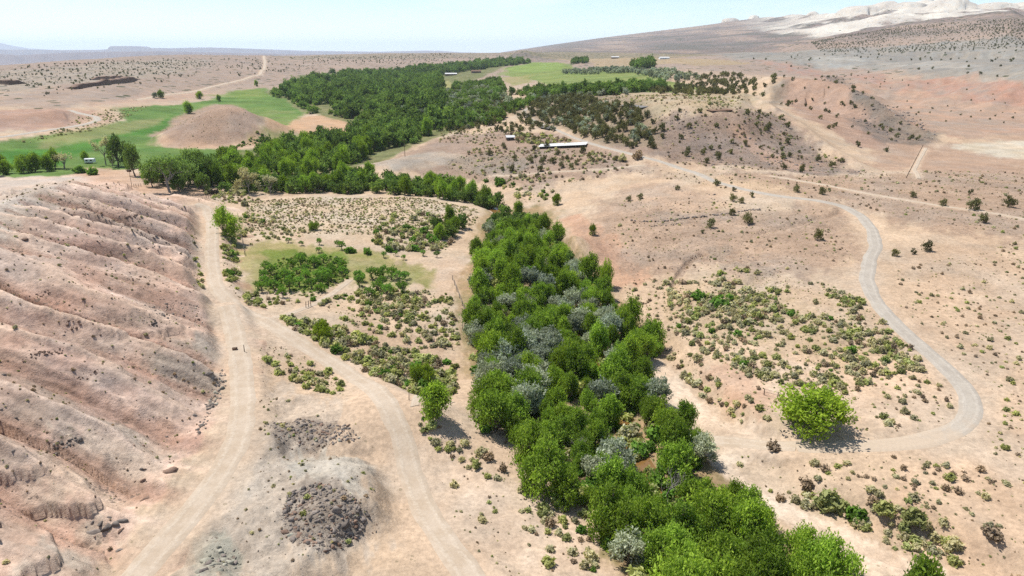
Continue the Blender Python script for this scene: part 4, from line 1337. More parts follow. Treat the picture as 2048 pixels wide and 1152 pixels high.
def stuff(name, P, scales, rots, idx, meshes, label, cat):
    """what is too many or too small to be lifted out one by one: one object, shapes set on its points"""
    c = bpy.data.collections.new(name + "_shapes")
    for i, me in enumerate(meshes):
        o = bpy.data.objects.new("%s_shape_%s" % (name, "abcdefghijklmnop"[i]), me)
        c.objects.link(o)
    me = bpy.data.meshes.new(name)
    me.vertices.add(len(P)); me.vertices.foreach_set("co", np.asarray(P, np.float32).ravel())
    a = me.attributes.new("sc", 'FLOAT_VECTOR', 'POINT'); a.data.foreach_set("vector", np.asarray(scales, np.float32).ravel())
    a = me.attributes.new("rz", 'FLOAT', 'POINT'); a.data.foreach_set("value", np.asarray(rots, np.float32))
    a = me.attributes.new("ix", 'INT', 'POINT'); a.data.foreach_set("value", np.asarray(idx, np.int32))
    ng = bpy.data.node_groups.new(name + "_nodes", 'GeometryNodeTree')
    ng.interface.new_socket("Geometry", in_out='INPUT', socket_type='NodeSocketGeometry')
    ng.interface.new_socket("Geometry", in_out='OUTPUT', socket_type='NodeSocketGeometry')
    gi = ng.nodes.new("NodeGroupInput"); go = ng.nodes.new("NodeGroupOutput")
    ci = ng.nodes.new("GeometryNodeCollectionInfo"); ci.inputs[0].default_value = c; ci.inputs[1].default_value = True; ci.inputs[2].default_value = True
    ip = ng.nodes.new("GeometryNodeInstanceOnPoints"); ip.inputs["Pick Instance"].default_value = True

    def na(nm, ty):
        n = ng.nodes.new("GeometryNodeInputNamedAttribute"); n.data_type = ty; n.inputs[0].default_value = nm
        return [s for s in n.outputs if s.enabled][0]
    cx = ng.nodes.new("ShaderNodeCombineXYZ"); ng.links.new(na("rz", 'FLOAT'), cx.inputs[2])
    er = ng.nodes.new("FunctionNodeEulerToRotation"); ng.links.new(cx.outputs[0], er.inputs[0])
    ng.links.new(gi.outputs[0], ip.inputs["Points"]); ng.links.new(ci.outputs[0], ip.inputs["Instance"])
    ng.links.new(na("ix", 'INT'), ip.inputs["Instance Index"]); ng.links.new(er.outputs[0], ip.inputs["Rotation"]); ng.links.new(na("sc", 'FLOAT_VECTOR'), ip.inputs["Scale"])
    ng.links.new(ip.outputs[0], go.inputs[0])
    o = add(name, me, label=label, cat=cat, kind="stuff")
    md = o.modifiers.new("points", 'NODES'); md.node_group = ng
    return o


def plant_tree(name, shapes, P, s, rz, label, cat, group=None, sz=None, tilt=0.0):
    o = add(name, None, loc=P, rot=(tilt, 0, rz), scale=(s, s, s if sz is None else sz), label=label, cat=cat, group=group)
    o.empty_display_size = .3
    add("trunk", shapes[0], parent=o)
    if shapes[1] is not None: add("crown", shapes[1], parent=o)
    return o

# ------------------------------------------------------------------ tree prototypes
COT = [tree_shapes(300 + i, 9.0, 6.2 + (i % 3) * 1.1, 11 + i % 4, 640, 7, .30, up=.86, low=.14, tall=.26, spray_len=1.7, flat=.80, stems=1 + i % 2, mat_leaf=M_COT) for i in range(7)]
COT_L = [tree_shapes(340 + i, 9.0, 8.0, 8, 170, 4, .75, up=.75, low=.08, tall=.28, spray_len=1.6, flat=.85, mat_leaf=M_WOODS) for i in range(4)]
OLV = [tree_shapes(360 + i, 6.0, 6.4, 8, 620, 6, .26, up=.45, low=.22, tall=.26, spray_len=.8, stems=2, mat_leaf=M_OLV) for i in range(4)]
OLV_L = [tree_shapes(380 + i, 6.0, 6.4, 6, 110, 4, .7, up=.45, low=.25, tall=.28, spray_len=1.0, mat_leaf=M_OLV) for i in range(2)]
JUN = [tree_shapes(400 + i, 3.4, 3.0, 5, 150, 5, .24, up=.7, low=.22, tall=.34, spray_len=.6, limb_r=.10, mat_leaf=M_JUN, flat=1.25) for i in range(4)]
ORC = [tree_shapes(420 + i, 3.4, 4.0, 7, 90, 7, .24, up=.35, low=.42, tall=.16, spray_len=.7, limb_r=.22, mat_leaf=M_ORC, flat=.8) for i in range(5)]
LIME = [tree_shapes(440 + i, 9.0, 8.0, 12, 700, 7, .31, up=.8, low=.16, tall=.27, spray_len=1.4, mat_leaf=M_LIME) for i in range(3)]


YARD = [tree_shapes(480 + i, 10.0, 9.0, 10, 520, 7, .36, up=.7, low=.26, tall=.24, spray_len=1.3, flat=.85, mat_leaf=M_WOODS) for i in range(3)]


def crown_trunk(pair):
    """one mesh holding trunk and crown, for the far woods"""
    t, c = pair
    Vt = np.empty(len(t.vertices) * 3, np.float32); t.vertices.foreach_get("co", Vt)
    Vc = np.empty(len(c.vertices) * 3, np.float32); c.vertices.foreach_get("co", Vc)
    Ft = np.empty(len(t.loops), np.int32); t.loops.foreach_get("vertex_index", Ft)
    Fc = np.empty(len(c.loops), np.int32); c.loops.foreach_get("vertex_index", Fc)
    T = np.empty(len(c.vertices), np.float32); c.attributes["Tint"].data.foreach_get("value", T)
    V = np.concatenate([Vc.reshape(-1, 3), Vt.reshape(-1, 3)])
    F = np.concatenate([Fc.reshape(-1, 4), Ft.reshape(-1, 4) + len(Vc) // 3])
    return new_mesh("far_tree", V, F, [c.materials[0], M_BARK], mat_idx=np.r_[np.zeros(len(Fc) // 4, int), np.ones(len(Ft) // 4, int)], attrs={"Tint": np.r_[T, np.zeros(len(Vt) // 3)]})


LANDMARKS = [(1632, 868, "the lone bright tree"), (700, 560, "the orchard"), (650, 1000, "the boulder mound"), (872, 836, "the sandy side track"), (1440, 880, "the sandy track end"), (1700, 1080, "the sandy wash"),
             (1100, 345, "the slope track"), (1125, 295, "the long shed"), (1050, 230, "the climbing road"), (1262, 216, "the dark shed"), (1445, 222, "the brown rim shed"), (1330, 430, "the dry stone wall"), (1200, 500, "the eroded bank"), (1255, 890, "the open creek bend"),
             (630, 455, "the lime tree"), (430, 385, "the ruined hut"), (402, 369, "the white car"), (440, 270, "the cone hill"), (800, 330, "the pale knoll"), (640, 250, "the bare tan field"), (1020, 279, "the white hut"), (1812, 350, "the leaning pole"), (1740, 550, "the road's S bend"), (1440, 620, "the sage flat"), (500, 410, "the field corner"), (950, 420, "the upper creek bend"), (1340, 680, "the strip's outer bulge")]
LM_P = None


def where_label(lab, p, rel):
    """tell look-alikes apart by size and by the landmark they stand close to"""
    global LM_P
    if LM_P is None:
        LM_P = raycast([l[:2] for l in LANDMARKS])
    d = np.hypot(LM_P[:, 0] - p[0], LM_P[:, 1] - p[1])
    sz = "tall " if rel > 1.22 else ("low " if rel < .78 else "")
    words = (sz + lab).split()
    tail = ("close to " + LANDMARKS[int(np.nanargmin(d))][2]).split()
    return " ".join((words + tail) if len(words) + len(tail) <= 16 else words[:16])


def trees(kindname, shapes, items, cat, maxn):
    """items: list of (P, size, label, group); the largest in view become things, the rest is returned"""
    P = np.array([i[0] for i in items]); s = np.array([i[1] for i in items])
    seen = in_frame(P, 5.0, 260)
    size = np.where(seen, s / np.linalg.norm(P - [0, 0, CAMZ], axis=1), 0)
    order = np.argsort(-size)
    rest = []
    for k, i in enumerate(order):
        p, sc, lab, grp = items[i]
        if k < maxn and size[i] > 0:
            lab = where_label(lab, p, sc / (np.median(s) + 1e-9))
            j = RNG.integers(len(shapes))
            plant_tree(kindname, shapes[j], (p[0], p[1], p[2] - .1), sc, RNG.uniform(0, 6.28), lab, cat, grp, sz=sc * RNG.uniform(.88, 1.14))
        else:
            rest.append((p, sc))
    return rest


def gather(poly, dens, mind, lo, hi, label, group, cl=0.0, cscale=14, margin=1.0, seed=0):
    Q = scatter(poly, dens, mind, RNG, cl, cscale, margin, seed)
    return [(q, RNG.uniform(lo, hi), label, group) for q in Q]


# creek strip and its silver olives
CORR = [(1000, 432), (1035, 428), (1075, 448), (1110, 480), (1130, 520), (1150, 545), (1205, 590), (1232, 640), (1300, 690), (1318, 712), (1270, 735), (1290, 790), (1390, 880), (1410, 925), (1370, 955), (1450, 1000), (1560, 1085), (1720, 1180), (1860, 1270), (1420, 1290), (1260, 1160), (1190, 1060), (1130, 1015), (1060, 960), (1050, 905), (975, 870), (950, 830), (965, 770), (940, 720), (930, 670), (955, 610), (965, 550), (950, 510), (975, 470)]
OLIVES = [[(1110, 600), (1180, 590), (1235, 660), (1230, 720), (1180, 730), (1120, 680)], [(965, 745), (1060, 720), (1090, 770), (1050, 800), (970, 800)], [(1035, 640), (1085, 640), (1080, 680), (1040, 675)],
          [(1150, 965), (1240, 945), (1260, 985), (1180, 1010)], [(1225, 1100), (1340, 1090), (1370, 1200), (1240, 1200)], [(1145, 550), (1185, 545), (1190, 580), (1150, 590)], [(1090, 720), (1130, 720), (1140, 780), (1095, 780)], [(1030, 690), (1100, 690), (1130, 750), (1060, 770)], [(1150, 650), (1230, 650), (1250, 740), (1180, 760)], [(1180, 780), (1230, 780), (1240, 830), (1190, 830)]]
GAP = [[(1228, 850), (1290, 850), (1330, 930), (1340, 1010), (1290, 1020), (1240, 950)]]
olive_w = [raycast(p) for p in OLIVES]
gap_w = [raycast(p) for p in GAP]
cot_items, olv_items = [], []
for it in gather(CORR, .17, 2.7, .34, .92, "leafy green cottonwood of the creek strip", "cottonwoods along the creek", margin=1.5):
    p = it[0]
    if any(in_poly(p[:1], p[1:2], g_)[0] for g_ in gap_w): continue
    u_, v_, _ = project(np.array([p]))
    if any(in_poly(p[:1], p[1:2], o_)[0] for o_ in olive_w) and RNG.uniform() < .62 or RNG.uniform() < .10:
        olv_items.append((p, RNG.uniform(.75, 1.05), "silvery olive tree within the creek strip", "silver olives along the creek"))
    else:
        cot_items.append((p, it[1] * (.8 if v_[0] < 470 else 1.0), it[2], it[3]))
# strip behind the sandy field
cot_items += gather([(520, 388), (640, 386), (760, 388), (880, 398), (985, 425), (1000, 412), (900, 378), (780, 362), (700, 356), (640, 368), (560, 370)], .085, 3.2, .5, .95, "feathery green cottonwood behind the sandy field", "cottonwoods behind the field")
cot_items += gather([(860, 450), (900, 440), (950, 448), (945, 478), (880, 482)], .05, 4.5, .55, .75, "small cottonwood in the clump at the field's creek side", "cottonwoods at the field corner")
# thicket by the yard and the big wood
WOOD1 = [(432, 380), (500, 388), (545, 368), (680, 344), (740, 305), (850, 285), (875, 268), (800, 262), (720, 265), (690, 278), (530, 300), (500, 320), (430, 325)]
w1 = gather(WOOD1, .03, 5.0, .6, 1.3, "round green cottonwood in the valley thicket", "cottonwoods of the valley thicket")
WOOD2 = [(545, 192), (620, 158), (740, 156), (880, 152), (888, 205), (900, 250), (872, 268), (800, 265), (730, 262), (722, 240), (612, 228), (602, 210)]
WOOD3 = [(880, 152), (1000, 134), (1060, 127), (1040, 122), (960, 126), (820, 140), (740, 145), (640, 150), (740, 156)]
w2 = gather(WOOD2, .0115, 6.0, .5, 1.8, "cottonwood in the broad valley wood beyond the meadow", "cottonwoods of the valley wood", cl=.62, cscale=42)
w3 = gather(WOOD3, .0055, 9, 1.0, 2.0, "cottonwood in the far end of the valley wood", "cottonwoods of the valley wood", cl=.5, cscale=80)
w4 = gather([(1020, 190), (1100, 182), (1200, 182), (1320, 172), (1330, 180), (1220, 192), (1100, 196)], .02, 6, .8, 1.25, "cottonwood in the grove along the plateau fields", "cottonwoods by the plateau fields")
w4 += gather([(910, 175), (1000, 160), (1010, 185), (980, 225), (940, 260), (890, 262), (890, 215)], .013, 6, .6, 1.1, "green tree on the broken slope below the plateau", "trees below the plateau", cl=.6, cscale=40)
w4 += gather([(960, 245), (1010, 215), (1075, 198), (1080, 206), (1020, 230), (980, 258)], .02, 6, .6, .95, "green tree along the gully below the juniper slope", "trees of the gully")
w4 += gather([(1265, 132), (1302, 130), (1302, 137), (1265, 138)], .03, 8, 1.5, 1.9, "tall dark tree clump standing at the far farm", "tall trees of the far farm")
w4 += gather([(1140, 125), (1170, 122), (1175, 127), (1145, 129)], .01, 9, 1.1, 1.5, "dark tree at the edge of the far field", "trees of the far field")
# trees left, beyond the hill
w7 = gather([(300, 378), (350, 384), (440, 382), (440, 350), (350, 352), (305, 362)], .016, 5.5, .7, 1.35, 'dense dark tree of the yard grove', 'trees of the yard grove')
w5 = gather([(-40, 358), (20, 352), (70, 348), (115, 346), (110, 336), (0, 338), (-40, 345)], .03, 5, .75, 1.15, "dark green tree in the grove behind the left end of the pink hill", "trees behind the pink hill")
rest_c = trees("cottonwood_tree", COT, cot_items + w1, "tree", 285)
rest_c += [(p, s) for p, s, _, _ in w2 + w3 + w4]
trees("valley_tree", COT, w5, "tree", 30)
trees("yard_tree", YARD, w7, "tree", 30)
w6 = gather([(900, 180), (960, 175), (1000, 200), (900, 235), (800, 235), (780, 210)], .006, 7, .9, 1.3, "silvery tree scattered in the valley wood", "silver trees of the wood", cl=.4, cscale=50)
w6 += gather([(890, 200), (1000, 180), (1030, 205), (960, 260), (880, 268)], .007, 6, .6, 1.0, 'silvery tree on the broken slope below the plateau', 'silver trees of the broken slope', cl=.5, cscale=30)
w6 += gather([(1060, 255), (1090, 210), (1170, 200), (1300, 245), (1320, 290), (1200, 290)], .010, 4, .5, .8, 'greyish tree within the dense juniper slope', 'grey trees of the juniper slope')
w6 += gather([(1120, 145), (1240, 138), (1260, 142), (1360, 150), (1400, 160), (1340, 168), (1260, 146), (1140, 150)], .012, 7, .9, 1.4, "silvery olive tree in the belt across the plateau fields", "silver olives of the plateau")
w6 += gather([(1040, 200), (1100, 192), (1200, 192), (1260, 180), (1270, 190), (1150, 200), (1060, 210)], .008, 6, .7, 1.0, "silvery tree at the foot of the plateau grove", "silver trees of the plateau grove")
rest_o = trees("olive_tree", OLV, olv_items + w6[:60], "tree", 130) + [(p, s) for p, s, _, _ in w6[60:]]
rc = np.array([r_[0] for r_ in rest_c]); rs = np.array([r_[1] for r_ in rest_c])
cl_m = [crown_trunk(t_) for t_ in COT_L]
sz_ = np.stack([rs * 1.2, rs * 1.2, rs * RNG.uniform(.7, 1.15, len(rs))], 1)
stuff("far_woodland", rc - [0, 0, .2], sz_, RNG.uniform(0, 6.28, len(rc)), RNG.integers(0, len(cl_m), len(rc)), cl_m, "far cottonwood wood filling the valley beyond the meadow", "woodland")
if rest_o:
    ro = np.array([r_[0] for r_ in rest_o]); os_ = np.array([r_[1] for r_ in rest_o])
    ol_m = [crown_trunk(t_) for t_ in OLV_L]
    stuff("far_olives_foliage", ro - [0, 0, .2], np.repeat(os_[:, None], 3, 1), RNG.uniform(0, 6.28, len(ro)), RNG.integers(0, len(ol_m), len(ro)), ol_m, "silvery far trees scattered through the valley wood and plateau", "woodland")


# trees that stand alone: pixel of the foot, size, shape list, label
def at(u, v):
    p = raycast([(u, v)])[0]
    return np.array([p[0], p[1], ground(p[0], p[1])[0]])


SINGLE = [
    (1632, 862, .84, 1.42, LIME, "cottonwood_tree", "lone round bright green tree beside the bend of the gravel road"),
    (872, 834, .70, .85, COT, "cottonwood_tree", "small lone cottonwood beside the sandy side track"),
    (985, 862, .86, .95, COT, "cottonwood_tree", "broad cottonwood with a dark shadow at the creek strip's road side"),
    (452, 470, .98, 1.0, COT, "cottonwood_tree", "spreading tree beside the straight dirt road above the orchard"),
    (645, 680, .5, .55, LIME, "shrub_tree", "bright green bushy tree among the sage near the road fork"),
    (628, 460, .36, .5, LIME, "shrub_tree", "small round lime green tree alone in the sandy field"),
    (1113, 410, .52, .5, LIME, "cottonwood_tree", "lone bright green tree on the bank below the slope track"),
    (846, 768, .5, .62, LIME, "shrub_tree", "low lime green tree at the edge of the creek strip"),
    (378, 227, 1.3, 1.9, COT, "cottonwood_tree", "broad dark lone tree in the meadow behind the cone hill"),
    (400, 198, 1.1, 1.2, LIME, "cottonwood_tree", "lone tree at the far edge of the green meadow"),
    (438, 203, .9, .9, COT, "cottonwood_tree", "small dark tree on the upper meadow"),
    (513, 173, 1.1, 1.1, COT, "cottonwood_tree", "small dark tree alone in front of the valley wood"),
    (310, 196, 1.1, 1.1, OLV, "olive_tree", "greyish tree on the dry edge above the meadow"),
    (322, 196, 1.1, 1.0, LIME, "cottonwood_tree", "pale green tree beside the greyish one above the meadow"),
    (237, 333, 1.55, 1.25, YARD, "cottonwood_tree", "tallest dense dark tree in the yard with a black shadow"),
    (270, 352, 1.5, 1.05, YARD, "cottonwood_tree", "tall tree with a bare lower trunk in the yard"),
    (172, 326, .75, .7, COT, "cottonwood_tree", "small round dark tree beside the white trailer"),
    (296, 362, .55, .95, COT, "shrub_tree", "low bright green bushy tree in the yard"),
    (414, 352, 1.25, .9, COT, "cottonwood_tree", "tall dark green tree at the edge of the meadow thicket"),
    (1382, 1105, .7, .45, LIME, "cottonwood_tree", "slender lime green sapling within the creek strip"),
    (1185, 470, .42, .3, LIME, "cottonwood_tree", "thin green tree on the eroded creek bank"),
    (1212, 575, .85, .42, LIME, "cottonwood_tree", "slender bright green poplar at the eastern edge of the creek strip"),
]
for u, v, hz, wx, shp, nm, lab in SINGLE:
    p = at(u, v)
    j = RNG.integers(len(shp))
    plant_tree(nm, shp[j], (p[0], p[1], p[2] - .1), wx, RNG.uniform(0, 6.28), lab, "tree", sz=hz)
DEAD = [(212, 330, 15, 9, .4, "half dead pale-limbed tree at the edge of the yard"), (340, 385, 15, 17, 1.0, "wide grey half bare old tree in the yard"), (392, 372, 16, 13, 1.0, "grey old tree beside the parked white car"),
        (500, 388, 11, 9, .5, "grey bare-limbed tree at the end of the thicket"), (540, 388, 8, 8, .3, "low grey bare tree where the thicket meets the field"), (130, 338, 8, 9, .2, "grey leafless bush tree behind the pink hill"), (226, 337, 9, 5, .1, "thin leaning dead tree in the yard")]
for i, (u, v, h, w, lf, lab) in enumerate(DEAD):
    p = at(u, v)
    plant_tree("old_tree", dead_shapes(500 + i, h, w, lf, M_SAGE if i in (0, 3, 4, 5) else M_WOODS, 20), (p[0], p[1], p[2]), 1.0, 0.0, lab, "tree")

# orchard
orch = gather([(520, 545), (600, 515), (690, 520), (695, 575), (640, 600), (560, 600), (500, 580)], .10, 2.4, .6, .95, "small spreading fruit tree in the dense green orchard patch", "fruit trees of the orchard", margin=.6)
orch += gather([(700, 560), (760, 545), (820, 560), (830, 590), (740, 600)], .07, 2.8, .8, 1.1, "small fruit tree in the row on the dry side of the orchard", "fruit trees of the dry row", margin=.6)
orch += gather([(540, 490), (620, 475), (680, 490), (690, 510), (540, 515)], .025, 3.2, .45, .8, "thin young fruit tree behind the orchard on dry ground", "young fruit trees", margin=.6)
trees("fruit_tree", ORC, orch, "tree", 150)
for u, v in ((735, 510), (765, 515), (790, 512), (810, 520), (850, 512), (870, 515)):
    p = at(u + RNG.uniform(-4, 4), v)
    plant_tree("fruit_tree", ORC[RNG.integers(5)], (p[0], p[1], p[2] - .05), RNG.uniform(.5, .7), RNG.uniform(0, 6), "little fruit tree on the sand between orchard and dark bushes", "tree", "fruit trees on the sand")

# junipers
jun = gather([(1060, 255), (1040, 225), (1090, 202), (1170, 196), (1230, 212), (1300, 240), (1335, 275), (1320, 300), (1240, 300), (1170, 280), (1110, 262)], .055, 2.9, .8, 1.6, "dark juniper in the dense slope stand", "junipers of the dense slope", margin=1.0)
jun += gather([(1290, 235), (1440, 232), (1540, 225), (1640, 300), (1740, 345), (1600, 345), (1450, 335), (1330, 320)], .009, 3, .35, 1.0, "dark juniper scattered on the rocky front of the mesa", "junipers on the mesa front", cl=.8, cscale=24)
jun += gather([(900, 330), (960, 300), (1060, 270), (1160, 305), (1240, 320), (1180, 345), (1050, 365), (960, 350)], .008, 4, .6, 1.2, "juniper on the stony knoll around the long shed", "junipers of the knoll", cl=.4, cscale=25)
jun += gather([(960, 240), (1040, 210), (1040, 235), (1080, 262), (1040, 275), (980, 262)], .02, 4, .7, 1.3, "dark juniper beside the climbing gravel road", "junipers by the climbing road")
jun += gather([(1270, 178), (1400, 165), (1500, 175), (1540, 168), (1540, 200), (1480, 185), (1380, 192)], .010, 5, 1.0, 1.7, "dark juniper at the back of the mesa top", "junipers on the mesa top", cl=.5, cscale=40)
jun += gather([(1370, 150), (1480, 150), (1560, 160), (1540, 172), (1420, 172)], .008, 6, 1.0, 1.9, "dark juniper in the stand behind the mesa", "junipers behind the mesa", cl=.3, cscale=60)
jun += gather([(1230, 330), (1400, 350), (1700, 400), (1700, 460), (1500, 470), (1300, 450), (1220, 400)], .0016, 7, .5, .9, "lone dark juniper on the dry ground inside the gravel road's bend", "junipers inside the road bend")
jun += gather([(1760, 400), (2048, 400), (2048, 480), (1760, 460)], .0012, 8, .7, 1.0, "dark juniper on the plain outside the road bend", "junipers on the plain")
jun += gather([(1560, 160), (1660, 152), (1780, 230), (1860, 275), (1740, 320), (1640, 260), (1560, 215)], .004, 4, .4, .95, "juniper on the far red ridge", "junipers of the red ridge", cl=.4, cscale=40)
jun += gather([(900, 225), (980, 190), (1020, 195), (1030, 225), (960, 262), (890, 270)], .018, 4, .7, 1.5, "dark juniper in the broken ground beside the wood", "junipers beside the wood", cl=.4, cscale=30)
for u, v, s in ((1495, 447, 1.2), (1422, 455, .9), (1464, 430, .8), (1637, 480, 1.0), (1853, 502, .9), (1790, 512, .7), (1825, 508, .5), (1465, 402, .9), (1482, 406, .7), (1946, 420, 1.4), (2018, 414, 1.2), (1885, 412, .8), (1826, 395, .7), (1942, 388, .6), (1405, 466, .4), (1258, 402, .7), (1280, 398, .8)):
    jun.append((at(u, v), s, "dark juniper standing by itself on the plain near the gravel road", "junipers near the gravel road"))
rest_j = trees("juniper_tree", JUN, jun, "tree", 290)
fj = gather([(-60, 145), (200, 122), (420, 116), (440, 140), (330, 165), (180, 190), (-60, 205)], .0022, 6, .4, 1.05, "", "", cl=.7, cscale=60)
fj += gather([(440, 118), (700, 113), (900, 108), (960, 118), (800, 130), (600, 140), (460, 160)], .0013, 8, .5, 1.2, "", "", cl=.7, cscale=90)
fj += gather([(1500, 118), (1800, 105), (2040, 100), (2040, 155), (1800, 140), (1560, 130)], .0003, 14, .7, 1.3, "", "", cl=.5, cscale=90)
fj += gather([(1620, 84), (1720, 66), (1850, 50), (2000, 40), (2048, 44), (2048, 98), (1900, 102), (1760, 106), (1640, 104)], .010, 5, .45, .95, '', '', cl=.5, cscale=140)
fj += gather([(1640, 150), (2040, 180), (2040, 270), (1860, 262), (1740, 200)], .0012, 8, .35, .6, "", "", cl=.4, cscale=60)
rest_j += [(p, s) for p, s, _, _ in fj]
rj = np.array([r_[0] for r_ in rest_j]); js = np.array([r_[1] for r_ in rest_j])
JL = [crown_trunk(tree_shapes(460 + i, 3.4, 3.2, 4, 40, 3, .6, up=.6, low=.22, tall=.34, spray_len=.7, limb_r=.10, mat_leaf=M_JUN, flat=1.25)) for i in range(3)]
stuff("juniper_scrub_foliage", rj - [0, 0, .1], np.repeat(js[:, None], 3, 1), RNG.uniform(0, 6.28, len(rj)), RNG.integers(0, 3, len(rj)), JL, "far junipers dotting the plateau, ridges and plain", "scrub")

# ------------------------------------------------------------------ shrubs
SAGE = [shrub_shape(600 + i, 300, M_SAGE, name="shrub") for i in range(4)]
RAB = [shrub_shape(620 + i, 320, M_RAB, upright=.75, name="shrub") for i in range(4)]
DRY = [shrub_shape(640 + i, 220, M_DRY, ls=.13, upright=.8, name="shrub") for i in range(3)]
GRN = [shrub_shape(660 + i, 420, M_ORC, name="shrub") for i in range(3)]
SAGE_L = [shrub_shape(700 + i, 70, M_SAGE, ls=.34, twigs=False) for i in range(3)]
RAB_L = [shrub_shape(710 + i, 70, M_RAB, ls=.34, twigs=False) for i in range(3)]
DRY_L = [shrub_shape(720 + i, 55, M_DRY, ls=.3, twigs=False) for i in range(2)]
GRN_L = [shrub_shape(730 + i, 80, M_ORC, ls=.36, twigs=False) for i in range(2)]
HI = {"sage": SAGE, "rab": RAB, "dry": DRY, "grn": GRN}
LO_ALL = SAGE_L + RAB_L + DRY_L + GRN_L
LO_IX = {"sage": (0, 3), "rab": (3, 6), "dry": (6, 8), "grn": (8, 10)}
LOOK = {"sage": "grey sage bush", "rab": "yellowish green rabbitbrush", "dry": "brown dry bush", "grn": "leafy green bush"}
